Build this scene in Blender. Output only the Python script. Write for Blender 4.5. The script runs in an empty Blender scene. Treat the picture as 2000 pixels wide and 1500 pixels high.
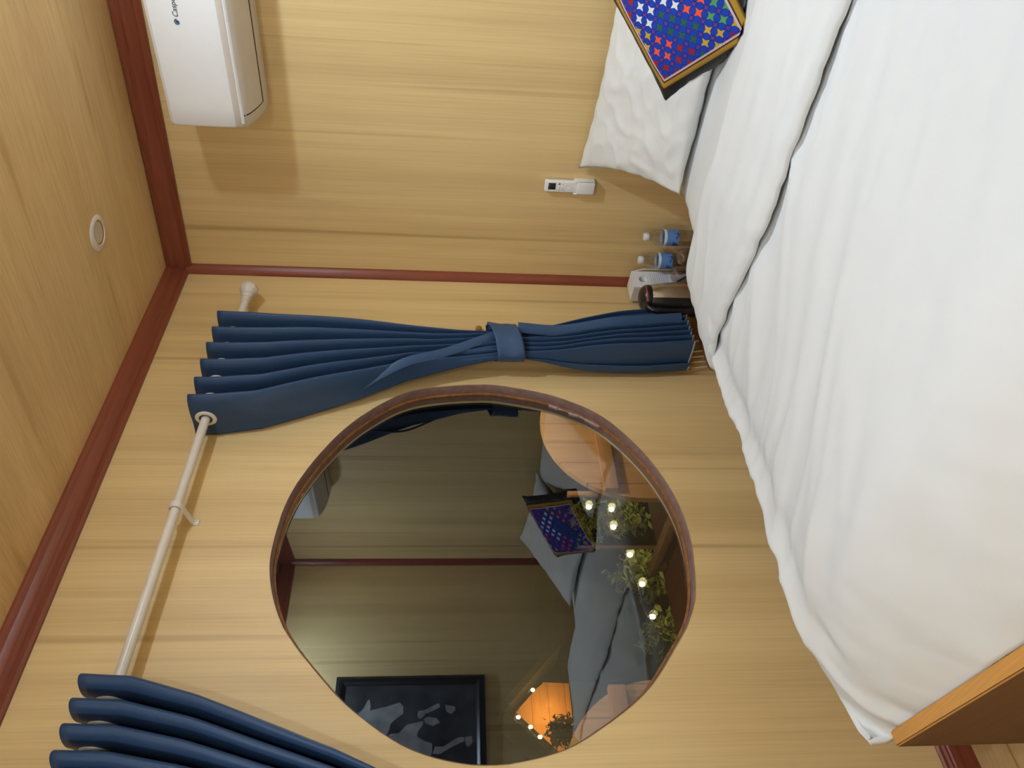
import bpy, bmesh, math, random
from mathutils import Vector, Matrix, noise

C = bpy.context.scene.collection
random.seed(7)

# ---------------------------------------------------------------- camera, world, light
cam_data = bpy.data.cameras.new('camera')
cam = bpy.data.objects.new('camera', cam_data)
C.objects.link(cam)
cam_data.sensor_fit = 'HORIZONTAL'
cam_data.sensor_width = 36.0
cam_data.lens = 1480 / 2000 * 36.0
cam_data.clip_start = 0.02
# the phone was held sideways: the picture's left is the ceiling
RX = Vector((-0.05244031, -0.07708386, -0.99564456))
RY = Vector((0.70373613, -0.71023537, 0.0179216))
RF = Vector((0.70852345, 0.69973123, -0.09149166))
m = Matrix((RX, RY, -RF)).transposed().to_4x4()
m.translation = Vector((-2.5, -1.8665725, 1.315))
cam.matrix_world = m
bpy.context.scene.camera = cam

world = bpy.data.worlds.new('night')
bpy.context.scene.world = world
world.use_nodes = True
world.node_tree.nodes['Background'].inputs[0].default_value = (0.25, 0.32, 0.55, 1)
world.node_tree.nodes['Background'].inputs[1].default_value = 0.006

vs = bpy.context.scene.view_settings
vs.view_transform = 'Standard'
vs.look = 'None'
vs.gamma = 1.0
vs.use_curve_mapping = False
vs.exposure = 0.0
bpy.context.scene.cycles.max_bounces = 10
bpy.context.scene.cycles.transparent_max_bounces = 24
bpy.context.scene.cycles.caustics_reflective = False
bpy.context.scene.cycles.caustics_refractive = False

CEIL0, CSL = 2.385, 0.058          # the ceiling slopes gently down away from the window wall
def ceil_z(y): return CEIL0 + CSL * y
LAMPS = [(-0.80, -1.80, 13.6), (-2.35, -1.72, 6.8), (-3.05, -0.95, 8.0)]   # lit ceiling downlights (x, y, watts)
for lx, ly, lw in LAMPS:
    ld = bpy.data.lights.new('downlight_lamp', 'AREA')
    ld.shape = 'DISK'; ld.size = 0.085; ld.energy = lw; ld.color = (0.71, 0.90, 1.13)
    lo = bpy.data.objects.new('downlight_lamp', ld); C.objects.link(lo)
    lo.location = (lx, ly, ceil_z(ly) - 0.016)
    ld = bpy.data.lights.new('downlight_fill', 'POINT')     # fill light added under each downlight to brighten the upper walls
    ld.energy = lw * 1.25; ld.shadow_soft_size = 0.03; ld.color = (0.71, 0.90, 1.13)
    lo = bpy.data.objects.new('downlight_fill', ld); C.objects.link(lo)
    lo.location = (lx, ly, ceil_z(ly) - 0.05)

# ---------------------------------------------------------------- materials
def new_mat(name):
    mt = bpy.data.materials.new(name); mt.use_nodes = True
    nt = mt.node_tree
    return mt, nt, nt.nodes['Principled BSDF']

def setp(b, col=None, rough=None, metal=None, spec=None, coat=None):
    if col is not None: b.inputs['Base Color'].default_value = (*col, 1)
    if rough is not None: b.inputs['Roughness'].default_value = rough
    if metal is not None: b.inputs['Metallic'].default_value = metal
    if spec is not None: b.inputs['Specular IOR Level'].default_value = spec
    if coat is not None: b.inputs['Coat Weight'].default_value = coat

def plain(name, col, rough=0.5, metal=0.0, var=0.06, scale=30.0, spec=0.5, bump=0.0, coat=0.0):
    mt, nt, b = new_mat(name)
    setp(b, col, rough, metal, spec, coat)
    tc = nt.nodes.new('ShaderNodeTexCoord')
    n = nt.nodes.new('ShaderNodeTexNoise'); n.inputs['Scale'].default_value = scale; n.inputs['Detail'].default_value = 4
    nt.links.new(tc.outputs['Object'], n.inputs['Vector'])
    r = nt.nodes.new('ShaderNodeValToRGB')
    r.color_ramp.elements[0].position = 0.3; r.color_ramp.elements[1].position = 0.7
    r.color_ramp.elements[0].color = (*[c * (1 - var) for c in col], 1)
    r.color_ramp.elements[1].color = (*[min(1, c * (1 + var)) for c in col], 1)
    nt.links.new(n.outputs['Fac'], r.inputs['Fac'])
    nt.links.new(r.outputs['Color'], b.inputs['Base Color'])
    if bump:
        bp = nt.nodes.new('ShaderNodeBump'); bp.inputs['Strength'].default_value = bump; bp.inputs['Distance'].default_value = 0.002
        nt.links.new(n.outputs['Fac'], bp.inputs['Height']); nt.links.new(bp.outputs['Normal'], b.inputs['Normal'])
    return mt

def wood(name, light, dark, axis='Z', across=9.0, along=0.35, rough=0.45, streak=0.55, fine=0.25, planks=None, spec=0.4, coat=0.0):
    """grain that runs along one axis: broad soft streaks, thin dark lines and fine fibre"""
    mt, nt, b = new_mat(name)
    setp(b, light, rough, 0, spec, coat)
    L = nt.links.new
    tc = nt.nodes.new('ShaderNodeTexCoord')
    def mapped(sa, sl):
        mp = nt.nodes.new('ShaderNodeMapping')
        sc = [sa, sa, sa]; sc['XYZ'.index(axis)] = sl
        mp.inputs['Scale'].default_value = sc
        L(tc.outputs['Object'], mp.inputs['Vector'])
        return mp.outputs['Vector']
    def tex(sa, sl, det, lo, hi, dist=0.0):
        n = nt.nodes.new('ShaderNodeTexNoise'); n.inputs['Scale'].default_value = 1.0
        n.inputs['Detail'].default_value = det; n.inputs['Distortion'].default_value = dist
        n.inputs['Roughness'].default_value = 0.6
        L(mapped(sa, sl), n.inputs['Vector'])
        mr = nt.nodes.new('ShaderNodeMapRange'); mr.inputs['From Min'].default_value = lo; mr.inputs['From Max'].default_value = hi
        mr.interpolation_type = 'SMOOTHSTEP'
        L(n.outputs['Fac'], mr.inputs['Value'])
        return mr.outputs['Result']
    broad = tex(across, along, 3, 0.30, 0.72, 0.3)
    lines = tex(across * 2.2, along * 0.8, 2, 0.60, 0.72, 0.2)
    fib = tex(across * 22, along * 9, 3, 0.35, 0.7)
    def mul(v, k):
        q = nt.nodes.new('ShaderNodeMath'); q.operation = 'MULTIPLY'; L(v, q.inputs[0]); q.inputs[1].default_value = k; return q.outputs[0]
    def add(a, c):
        q = nt.nodes.new('ShaderNodeMath'); q.operation = 'ADD'; q.use_clamp = True; L(a, q.inputs[0]); L(c, q.inputs[1]); return q.outputs[0]
    f = add(add(mul(broad, streak * 0.55), mul(lines, streak * 0.7)), mul(fib, fine))
    if planks:                                              # dark joints between boards
        ax, pitch = planks
        sp = nt.nodes.new('ShaderNodeSeparateXYZ'); L(tc.outputs['Object'], sp.inputs[0])
        d = nt.nodes.new('ShaderNodeMath'); d.operation = 'DIVIDE'; L(sp.outputs['XYZ'.index(ax)], d.inputs[0]); d.inputs[1].default_value = pitch
        fr = nt.nodes.new('ShaderNodeMath'); fr.operation = 'FRACT'; L(d.outputs[0], fr.inputs[0])
        lt = nt.nodes.new('ShaderNodeMath'); lt.operation = 'LESS_THAN'; L(fr.outputs[0], lt.inputs[0]); lt.inputs[1].default_value = 0.045
        f = add(f, mul(lt.outputs[0], 1.4))
    mx = nt.nodes.new('ShaderNodeMix'); mx.data_type = 'RGBA'
    mx.inputs['A'].default_value = (*light, 1); mx.inputs['B'].default_value = (*dark, 1)
    L(f, mx.inputs['Factor']); L(mx.outputs['Result'], b.inputs['Base Color'])
    bp = nt.nodes.new('ShaderNodeBump'); bp.inputs['Strength'].default_value = 0.12; bp.inputs['Distance'].default_value = 0.001
    L(fib, bp.inputs['Height']); L(bp.outputs['Normal'], b.inputs['Normal'])
    return mt

WALL_L, WALL_D = (0.84, 0.625, 0.305), (0.42, 0.255, 0.092)
M = {}
M['wall'] = wood('wall_laminate', WALL_L, WALL_D, 'Z', 8.0, 0.22, rough=0.5, streak=0.6, fine=0.16, spec=0.7)
M['ceil'] = wood('ceiling_laminate', (0.86, 0.63, 0.33), (0.52, 0.33, 0.13), 'Y', 6.0, 0.22, 0.5)
M['floor'] = wood('floor_boards', (0.60, 0.42, 0.21), (0.34, 0.2, 0.08), 'X', 7.0, 0.4, 0.4, planks=('Y', 0.14))
M['trim_x'] = wood('mahogany_trim', (0.27, 0.070, 0.036), (0.115, 0.022, 0.011), 'X', 30, 1.2, 0.32)
M['trim_y'] = wood('mahogany_trim_y', (0.27, 0.070, 0.036), (0.115, 0.022, 0.011), 'Y', 30, 1.2, 0.32)
M['trim_z'] = wood('mahogany_trim_z', (0.30, 0.075, 0.036), (0.14, 0.028, 0.014), 'Z', 30, 1.2, 0.32)
M['white'] = plain('cotton_white', (0.725, 0.73, 0.73), 0.85, var=0.01, scale=14, spec=0.15)
M['pillow'] = plain('pillow_white', (0.76, 0.76, 0.75), 0.6, var=0.01, scale=14, spec=0.3)
M['bedwood'] = wood('bed_pine', (0.66, 0.33, 0.085), (0.36, 0.14, 0.03), 'Y', 16, 0.9, 0.4)
M['boardface'] = wood('dark_board_face', (0.17, 0.085, 0.032), (0.06, 0.024, 0.008), 'Y', 9, 1.6, 0.7, fine=0.12)  # darker wood for the board's outward face only
M['tablewood'] = wood('table_wood', (0.48, 0.17, 0.05), (0.22, 0.06, 0.015), 'X', 16, 1.2, 0.3, coat=0.2)
M['navy'] = plain('navy_blackout', (0.031, 0.068, 0.155), 0.45, var=0.10, scale=400, spec=0.3)
M['hem'] = plain('navy_hem_lit', (0.038, 0.084, 0.185), 0.5, var=0.08, scale=400, spec=0.4)  # the curtain navy, lightened as if it caught the lamp light
M['piping'] = plain('grey_lining', (0.36, 0.36, 0.35), 0.8)
M['rod'] = plain('cream_enamel', (0.76, 0.70, 0.63), 0.3, var=0.02)
M['acwhite'] = plain('ac_plastic', (0.86, 0.86, 0.87), 0.35, var=0.01)
M['acunder'] = plain('ac_under_plastic', (0.66, 0.60, 0.54), 0.3, var=0.02)
M['dark'] = plain('black_plastic', (0.012, 0.012, 0.013), 0.3)
M['shadeprint'] = plain('gap_shade_and_print', (0.01, 0.01, 0.012), 0.7)
M['logo'] = plain('logo_blue', (0.03, 0.10, 0.22), 0.5)
M['logotext'] = plain('logo_grey', (0.05, 0.06, 0.08), 0.5)
M['plastic'] = plain('white_plastic', (0.88, 0.88, 0.89), 0.35, var=0.01)
M['grey'] = plain('grey_rubber', (0.55, 0.56, 0.58), 0.5)
M['bluegrey'] = plain('blue_button', (0.06, 0.16, 0.22), 0.5)
M['lcd'] = plain('lcd_dark', (0.035, 0.033, 0.03), 0.25)
M['steel'] = plain('brushed_steel', (0.82, 0.78, 0.72), 0.27, 1.0, var=0.05, scale=60)
M['red'] = plain('red_line', (0.35, 0.02, 0.03), 0.4)
M['brass'] = plain('brass_wood_knob', (0.36, 0.17, 0.035), 0.3, var=0.3, scale=80)
M['cap'] = plain('bottle_cap', (0.80, 0.80, 0.82), 0.4, var=0.01)
M['blacksatin'] = plain('black_satin', (0.010, 0.010, 0.014), 0.45, var=0.2, scale=60)
M['frame'] = plain('brown_paint', (0.21, 0.118, 0.098), 0.5, var=0.18, scale=40, bump=0.6)
M['stop'] = plain('orange_brown_stop', (0.26, 0.105, 0.03), 0.5, var=0.3, scale=50, bump=0.3)
M['sealant'] = plain('smeared_sealant', (0.33, 0.24, 0.22), 0.6, var=0.25, scale=120)
M['plank'] = wood('porch_planks', (0.50, 0.29, 0.13), (0.26, 0.13, 0.05), 'Z', 12, 0.8, 0.6, planks=('X', 0.115))
M['batten'] = wood('porch_batten', (0.42, 0.21, 0.085), (0.2, 0.09, 0.03), 'X', 20, 1.0, 0.6)
M['deck'] = wood('porch_deck', (0.20, 0.065, 0.024), (0.08, 0.024, 0.01), 'Y', 12, 0.6, 0.55, planks=('X', 0.12))
M['leaf'] = plain('leaves', (0.16, 0.17, 0.03), 0.6, var=0.6, scale=6)
M['leafdark'] = plain('dark_leaves', (0.03, 0.04, 0.012), 0.7, var=0.5, scale=6)
M['wire'] = plain('dark_wire', (0.02, 0.02, 0.02), 0.5)
M['orange_wall'] = wood('hut_boards', (0.75, 0.36, 0.08), (0.38, 0.14, 0.03), 'X', 5, 0.5, 0.6, planks=('Z', 0.2))
M['thatch'] = plain('dark_roof', (0.02, 0.016, 0.01), 0.9, var=0.4, scale=30)
M['paintdark'] = plain('canvas_black', (0.045, 0.045, 0.05), 0.8, var=0.75, scale=7)
M['paintgrey'] = plain('horse_grey', (0.30, 0.30, 0.31), 0.8, var=0.35, scale=14)
M['soil'] = plain('night_ground', (0.02, 0.022, 0.01), 0.9, var=0.4, scale=3)

def emis(name, col, s):
    mt, nt, b = new_mat(name)
    setp(b, (0.8, 0.8, 0.8), 0.5)
    b.inputs['Emission Color'].default_value = (*col, 1); b.inputs['Emission Strength'].default_value = s
    return mt
M['bulb'] = emis('warm_bulb', (1.0, 0.83, 0.36), 14)
M['lamplens'] = emis('lamp_lens', (1.0, 0.95, 0.88), 12)
M['offlens'] = plain('unlit_lens', (0.62, 0.55, 0.46), 0.4, var=0.02)
M['gold'] = plain('gold_reflector', (0.62, 0.36, 0.08), 0.25, 1.0)

def clear(name, tint, refl, rough=0.02):
    mt = bpy.data.materials.new(name); mt.use_nodes = True
    nt = mt.node_tree; nt.nodes.clear()
    out = nt.nodes.new('ShaderNodeOutputMaterial'); mix = nt.nodes.new('ShaderNodeMixShader')
    tr = nt.nodes.new('ShaderNodeBsdfTransparent'); tr.inputs[0].default_value = (*tint, 1)
    gl = nt.nodes.new('ShaderNodeBsdfGlossy'); gl.inputs['Roughness'].default_value = rough
    lw = nt.nodes.new('ShaderNodeLayerWeight'); lw.inputs['Blend'].default_value = 0.35
    mr = nt.nodes.new('ShaderNodeMapRange'); mr.inputs['To Min'].default_value = refl; mr.inputs['To Max'].default_value = min(1.0, refl + 0.5)
    nt.links.new(lw.outputs['Facing'], mr.inputs['Value'])
    nt.links.new(mr.outputs['Result'], mix.inputs[0])
    nt.links.new(tr.outputs[0], mix.inputs[1]); nt.links.new(gl.outputs[0], mix.inputs[2])
    nt.links.new(mix.outputs[0], out.inputs[0])
    return mt
M['pet'] = clear('clear_bottle', (0.93, 0.93, 0.92), 0.04)
M['tumbler'] = clear('clear_tumbler', (0.90, 0.89, 0.88), 0.05)
M['clearglass'] = clear('plain_glass', (0.93, 0.95, 0.93), 0.0)
# tinted, partly mirrored glass on the room side of the pane
def mirror_glass():
    mt = bpy.data.materials.new('mirrored_glass'); mt.use_nodes = True
    nt = mt.node_tree; nt.nodes.clear()
    out = nt.nodes.new('ShaderNodeOutputMaterial'); mix = nt.nodes.new('ShaderNodeMixShader')
    tr = nt.nodes.new('ShaderNodeBsdfTransparent'); tr.inputs[0].default_value = (0.86, 0.9, 0.87, 1)
    gl = nt.nodes.new('ShaderNodeBsdfGlossy'); gl.inputs['Roughness'].default_value = 0.0
    gl.inputs['Color'].default_value = (0.9, 0.96, 1.0, 1)
    fr = nt.nodes.new('ShaderNodeFresnel'); fr.inputs['IOR'].default_value = 1.9
    ad = nt.nodes.new('ShaderNodeMath'); ad.operation = 'ADD'; ad.inputs[1].default_value = 0.03
    nt.links.new(fr.outputs[0], ad.inputs[0]); nt.links.new(ad.outputs[0], mix.inputs[0])
    nt.links.new(tr.outputs[0], mix.inputs[1]); nt.links.new(gl.outputs[0], mix.inputs[2])
    nt.links.new(mix.outputs[0], out.inputs[0])
    return mt
M['pane'] = mirror_glass()

# bottle label: white band above pale-blue print with darker motifs
def label_mat():
    mt, nt, b = new_mat('bottle_label'); setp(b, (0.1, 0.25, 0.6), 0.4)
    L = nt.links.new
    tc = nt.nodes.new('ShaderNodeTexCoord')
    n = nt.nodes.new('ShaderNodeTexNoise'); n.inputs['Scale'].default_value = 55; n.inputs['Detail'].default_value = 2
    L(tc.outputs['Object'], n.inputs['Vector'])
    r = nt.nodes.new('ShaderNodeValToRGB'); e = r.color_ramp.elements
    e[0].position = 0.36; e[0].color = (0.03, 0.06, 0.22, 1); e[1].position = 0.46; e[1].color = (0.13, 0.29, 0.62, 1)
    L(n.outputs['Fac'], r.inputs['Fac']); L(r.outputs['Color'], b.inputs['Base Color'])
    return mt
M['label'] = label_mat()

# hand-stitched panel: blue ground, rotated lattice of coloured stars, stitched borders (uses the UVs of the panel)
def stitched():
    mt, nt, b = new_mat('stitched_panel'); setp(b, (0.02, 0.05, 0.4), 0.75, spec=0.2)
    L = nt.links.new
    def mth(op, a, c=None, clamp=False):
        q = nt.nodes.new('ShaderNodeMath'); q.operation = op; q.use_clamp = clamp
        for i, v in enumerate((a, c)):
            if v is None: continue
            if isinstance(v, (int, float)): q.inputs[i].default_value = v
            else: L(v, q.inputs[i])
        return q.outputs[0]
    def mixc(f, a, c):
        q = nt.nodes.new('ShaderNodeMix'); q.data_type = 'RGBA'; L(f, q.inputs['Factor'])
        for nm, v in (('A', a), ('B', c)):
            if isinstance(v, tuple): q.inputs[nm].default_value = (*v, 1)
            else: L(v, q.inputs[nm])
        return q.outputs['Result']
    uv = nt.nodes.new('ShaderNodeTexCoord').outputs['UV']
    s = nt.nodes.new('ShaderNodeSeparateXYZ'); L(uv, s.inputs[0])
    u, v = s.outputs[0], s.outputs[1]
    K = 6.6
    p = mth('MULTIPLY', mth('ADD', u, v), K); q = mth('MULTIPLY', mth('SUBTRACT', u, v), K)
    q = mth('ADD', q, 40.0)
    pf, qf = mth('FRACT', p), mth('FRACT', q)
    pa, qa = mth('ABSOLUTE', mth('SUBTRACT', pf, 0.5)), mth('ABSOLUTE', mth('SUBTRACT', qf, 0.5))
    # concave four-point star = outside the four circles at the cell corners
    dx, dy = mth('SUBTRACT', 0.5, pa), mth('SUBTRACT', 0.5, qa)
    mx = mth('MAXIMUM', pa, qa); mn = mth('MINIMUM', pa, qa)
    star = mth('LESS_THAN', mth('SUBTRACT', mx, mth('MULTIPLY', mn, 0.40)), 0.185)
    # circle arcs on the blue ground
    cp = mth('SUBTRACT', 0.5, pa); cq = mth('SUBTRACT', 0.5, qa)
    r1 = mth('SQRT', mth('ADD', mth('MULTIPLY', cp, cp), mth('MULTIPLY', qa, qa)))
    r2 = mth('SQRT', mth('ADD', mth('MULTIPLY', pa, pa), mth('MULTIPLY', cq, cq)))
    rr = mth('MINIMUM', r1, r2)
    arc = mth('LESS_THAN', mth('ABSOLUTE', mth('SUBTRACT', rr, 0.31)), 0.035)
    tick = mth('LESS_THAN', mth('ADD', mth('ABSOLUTE', mth('SUBTRACT', dx, dy)), mth('MULTIPLY', mth('ADD', dx, dy), 0.3)), 0.085)
    # colour by 2x2 block
    bp_, bq = mth('FLOOR', mth('DIVIDE', p, 2.0)), mth('FLOOR', mth('DIVIDE', q, 2.0))
    cx = nt.nodes.new('ShaderNodeCombineXYZ'); L(bp_, cx.inputs[0]); L(bq, cx.inputs[1])
    wn = nt.nodes.new('ShaderNodeTexWhiteNoise'); wn.noise_dimensions = '2D'; L(cx.outputs[0], wn.inputs['Vector'])
    r = nt.nodes.new('ShaderNodeValToRGB'); r.color_ramp.interpolation = 'CONSTANT'
    cols = [(0.75, 0.76, 0.74), (0.36, 0.02, 0.02), (0.66, 0.40, 0.03), (0.28, 0.015, 0.04), (0.78, 0.78, 0.76),
            (0.95, 0.10, 0.03), (0.03, 0.12, 0.07), (0.42, 0.03, 0.02), (0.10, 0.33, 0.10), (0.6, 0.36, 0.04)]
    el = r.color_ramp.elements
    el[0].color = (*cols[0], 1); el[1].position = 0.1; el[1].color = (*cols[1], 1)
    for i in range(2, 10):
        e = el.new(i / 10); e.color = (*cols[i], 1)
    L(wn.outputs['Value'], r.inputs['Fac'])
    base = mixc(arc, (0.012, 0.05, 0.42), (0.012, 0.028, 0.22))
    base = mixc(tick, base, (0.30, 0.03, 0.12))
    base = mixc(star, base, r.outputs['Color'])
    # stitched borders
    e_ = mth('MINIMUM', mth('MINIMUM', u, mth('SUBTRACT', 1.0, u)), mth('MINIMUM', v, mth('SUBTRACT', 1.0, v)))
    saw = mth('MULTIPLY', mth('SINE', mth('MULTIPLY', mth('ADD', u, v), 420.0)), 0.003)
    e2 = mth('ADD', e_, saw)
    base = mixc(mth('LESS_THAN', e2, 0.074), base, (0.62, 0.50, 0.55))
    base = mixc(mth('LESS_THAN', e2, 0.058), base, (0.05, 0.008, 0.012))
    base = mixc(mth('LESS_THAN', e2, 0.046), base, (0.46, 0.27, 0.035))
    base = mixc(mth('LESS_THAN', e2, 0.008), base, (0.16, 0.08, 0.02))
    L(base, b.inputs['Base Color'])
    n = nt.nodes.new('ShaderNodeTexNoise'); n.inputs['Scale'].default_value = 260
    bp = nt.nodes.new('ShaderNodeBump'); bp.inputs['Strength'].default_value = 0.3; bp.inputs['Distance'].default_value = 0.001
    L(n.outputs['Fac'], bp.inputs['Height']); L(bp.outputs['Normal'], b.inputs['Normal'])
    return mt
M['stitched'] = stitched()

# ---------------------------------------------------------------- building helpers
ROOT = {}
def empty(name, loc, label, cat, group=None):
    o = bpy.data.objects.new(name, None); C.objects.link(o)
    o.location = loc; o.empty_display_size = 0.05
    o['label'] = label; o['category'] = cat
    if group: o['group'] = group
    ROOT[o] = Vector(loc)
    return o
def tag(o, label, cat, group=None):
    o['label'] = label; o['category'] = cat
    if group: o['group'] = group
    return o
def struct(o):
    o['kind'] = 'structure'; return o

def obj(name, verts, faces, mat, parent=None, smooth=True, mats=None, fmat=None, uv=None, label=None, angle=40):
    """one mesh object; verts in world coordinates, kept relative to the thing they belong to"""
    off = ROOT.get(parent, Vector((0, 0, 0)))
    me = bpy.data.meshes.new(name)
    me.from_pydata([tuple(Vector(v) - off) for v in verts], [], faces)
    for mm in (mats or [mat]): me.materials.append(mm)
    if fmat:
        for p, i in zip(me.polygons, fmat): p.material_index = i
    bm = bmesh.new(); bm.from_mesh(me)
    bmesh.ops.recalc_face_normals(bm, faces=bm.faces)
    bm.to_mesh(me); bm.free()
    if uv:
        lay = me.uv_layers.new(name='UVMap')
        for lp in me.loops: lay.data[lp.index].uv = uv[lp.vertex_index]
    if smooth:
        me.polygons.foreach_set('use_smooth', [True] * len(me.polygons))
        me.set_sharp_from_angle(angle=math.radians(angle))
    me.update()
    o = bpy.data.objects.new(name, me); C.objects.link(o)
    if parent is not None: o.parent = parent
    ROOT[o] = off
    if label: o['label'] = label
    return o

def box_vf(lo, hi, bev=0.0, seg=2, M4=None):
    bm = bmesh.new()
    bmesh.ops.create_cube(bm, size=1)
    for v in bm.verts:
        v.co = Vector([lo[i] + (v.co[i] + 0.5) * (hi[i] - lo[i]) for i in range(3)])
    if bev: bmesh.ops.bevel(bm, geom=bm.edges[:], offset=bev, segments=seg, affect='EDGES', profile=0.5)
    if M4 is not None: bm.transform(M4)
    bm.verts.index_update()
    vf = ([v.co.copy() for v in bm.verts], [[v.index for v in f.verts] for f in bm.faces])
    bm.free(); return vf
def join(*parts):
    V, F = [], []
    for v, f in parts:
        n = len(V); V += list(v); F += [[i + n for i in q] for q in f]
    return V, F
def box(name, lo, hi, mat, parent=None, bev=0.003, seg=2, M4=None, **k):
    v, f = box_vf(lo, hi, bev, seg, M4)
    return obj(name, v, f, mat, parent, **k)

def lathe_vf(prof, origin, axis=(0, 0, 1), n=32, ang=(0, 2 * math.pi)):
    """prof: (radius, height) list along the axis"""
    ax = Vector(axis).normalized(); t = Vector((1, 0, 0)) if abs(ax.x) < 0.9 else Vector((0, 1, 0))
    a = ax.cross(t).normalized(); b = ax.cross(a)
    V, F = [], []; O = Vector(origin)
    for r, h in prof:
        for i in range(n):
            th = 2 * math.pi * i / n
            V.append(O + ax * h + (a * math.cos(th) + b * math.sin(th)) * max(r, 1e-4))
    for j in range(len(prof) - 1):
        for i in range(n):
            F.append([j * n + i, j * n + (i + 1) % n, (j + 1) * n + (i + 1) % n, (j + 1) * n + i])
    F.append(list(range(n))); F.append([(len(prof) - 1) * n + i for i in range(n)][::-1])
    return V, F
def lathe(name, prof, origin, mat, parent=None, axis=(0, 0, 1), n=32, **k):
    v, f = lathe_vf(prof, origin, axis, n); return obj(name, v, f, mat, parent, **k)

def smooth_path(pts, n):
    """Catmull-Rom through the points"""
    P = [Vector(p) for p in pts]; P = [P[0] * 2 - P[1]] + P + [P[-1] * 2 - P[-2]]
    out = []; segs = len(P) - 3
    for k in range(n + 1):
        t = k / n * segs; i = min(int(t), segs - 1); t -= i
        a, b, c, d = P[i:i + 4]
        out.append(0.5 * ((2 * b) + (c - a) * t + (2 * a - 5 * b + 4 * c - d) * t * t + (3 * b - a - 3 * c + d) * t ** 3))
    return out
def tube_vf(path, r, n=10):
    V, F = [], []; up = Vector((0, 0, 1)); prev = None
    for i, p in enumerate(path):
        d = (path[min(i + 1, len(path) - 1)] - path[max(i - 1, 0)]).normalized()
        a = prev - d * prev.dot(d) if prev is not None else d.cross(up if abs(d.z) < 0.9 else Vector((1, 0, 0)))
        a.normalize(); prev = a; b = d.cross(a)
        rr = r(i / (len(path) - 1)) if callable(r) else r
        for k in range(n):
            th = 2 * math.pi * k / n; V.append(p + (a * math.cos(th) + b * math.sin(th)) * rr)
    for i in range(len(path) - 1):
        for k in range(n):
            F.append([i * n + k, i * n + (k + 1) % n, (i + 1) * n + (k + 1) % n, (i + 1) * n + k])
    F.append(list(range(n))[::-1]); F.append([(len(path) - 1) * n + k for k in range(n)])
    return V, F
def tube(name, pts, r, mat, parent=None, n=10, steps=None, **k):
    path = smooth_path(pts, steps) if steps else [Vector(p) for p in pts]
    v, f = tube_vf(path, r, n); return obj(name, v, f, mat, parent, **k)

def extrude_vf(prof, A, B, ex, ey):
    """closed profile (a, b) swept from A to B; ex, ey are the profile's axes"""
    A, B, ex, ey = Vector(A), Vector(B), Vector(ex), Vector(ey)
    n = len(prof); V = [P + ex * a + ey * b for P in (A, B) for a, b in prof]
    F = [[i, (i + 1) % n, n + (i + 1) % n, n + i] for i in range(n)] + [list(range(n))[::-1], list(range(n, 2 * n))]
    return V, F

def grid_faces(nu, nv, wrap=False):
    F = []
    for i in range(nu - 1):
        for j in range(nv - 1 if not wrap else nv):
            F.append([i * nv + j, i * nv + (j + 1) % nv, (i + 1) * nv + (j + 1) % nv, (i + 1) * nv + j])
    return F

def ease(x, a, b):
    t = max(0, min(1, (x - a) / (b - a))); return t * t * (3 - 2 * t)
def interp(x, tab):
    if x <= tab[0][0]: return tab[0][1]
    for (a, p), (b, q) in zip(tab, tab[1:]):
        if x <= b:
            return p + (q - p) * (x - a) / (b - a)
    return tab[-1][1]
def N(x, y, z=0.0): return noise.noise(Vector((x, y, z)))

# ================================================================ THE ROOM
X0, Y1 = -3.45, -2.14             # left wall and back wall
# round window outline measured on the wall (x, z)
WC = Vector((-1.2455, 0, 1.18))
OUT = [(-0.618, 1.197), (-0.655, 1.417), (-0.76, 1.565), (-0.902, 1.674), (-1.085, 1.757), (-1.25, 1.781), (-1.379, 1.772), (-1.52, 1.715), (-1.653, 1.606),
       (-1.745, 1.51), (-1.835, 1.37), (-1.873, 1.203), (-1.85, 1.03), (-1.792, 0.908), (-1.71, 0.79), (-1.613, 0.705), (-1.50, 0.625), (-1.386, 0.588), (-1.23, 0.572),
       (-1.078, 0.592), (-0.92, 0.655), (-0.764, 0.768), (-0.675, 0.91), (-0.632, 1.06)]
loop = []
nP = len(OUT)
for i in range(nP):
    a, b, c, d = [Vector((*OUT[(i + k - 1) % nP], 0)) for k in range(4)]
    for s in range(6):
        t = s / 6
        q = 0.5 * ((2 * b) + (c - a) * t + (2 * a - 5 * b + 4 * c - d) * t * t + (3 * b - a - 3 * c + d) * t ** 3)
        loop.append((q.x, q.y))
def oval(scale, y):
    return [Vector((WC.x + (x - WC.x) * scale, y, WC.z + (z - WC.z) * scale)) for x, z in loop]

def holed_wall(name, inner, x0, x1, z0, z1, y0, y1, mat):
    n = len(inner); rect = []
    for p in inner:
        dx, dz = p.x - WC.x, p.z - WC.z
        k = min((x1 - WC.x) / dx if dx > 1e-6 else 1e9, (x0 - WC.x) / dx if dx < -1e-6 else 1e9,
                (z1 - WC.z) / dz if dz > 1e-6 else 1e9, (z0 - WC.z) / dz if dz < -1e-6 else 1e9)
        rect.append(Vector((WC.x + dx * k, 0, WC.z + dz * k)))
    for cx, cz in ((x0, z0), (x1, z0), (x1, z1), (x0, z1)):            # snap the nearest ray to each corner
        i = min(range(n), key=lambda i: (rect[i].x - cx) ** 2 + (rect[i].z - cz) ** 2)
        rect[i] = Vector((cx, 0, cz))
    V = [Vector((p.x, y, p.z)) for y in (y0, y1) for ring in (inner, rect) for p in ring]
    F = []
    for i in range(n):
        j = (i + 1) % n
        F.append([i, j, n + j, n + i]); F.append([2 * n + i, 3 * n + i, 3 * n + j, 2 * n + j])
        F.append([i, 2 * n + i, 2 * n + j, j]); F.append([n + i, n + j, 3 * n + j, 3 * n + i])
    return obj(name, V, F, mat, smooth=False)
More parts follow.
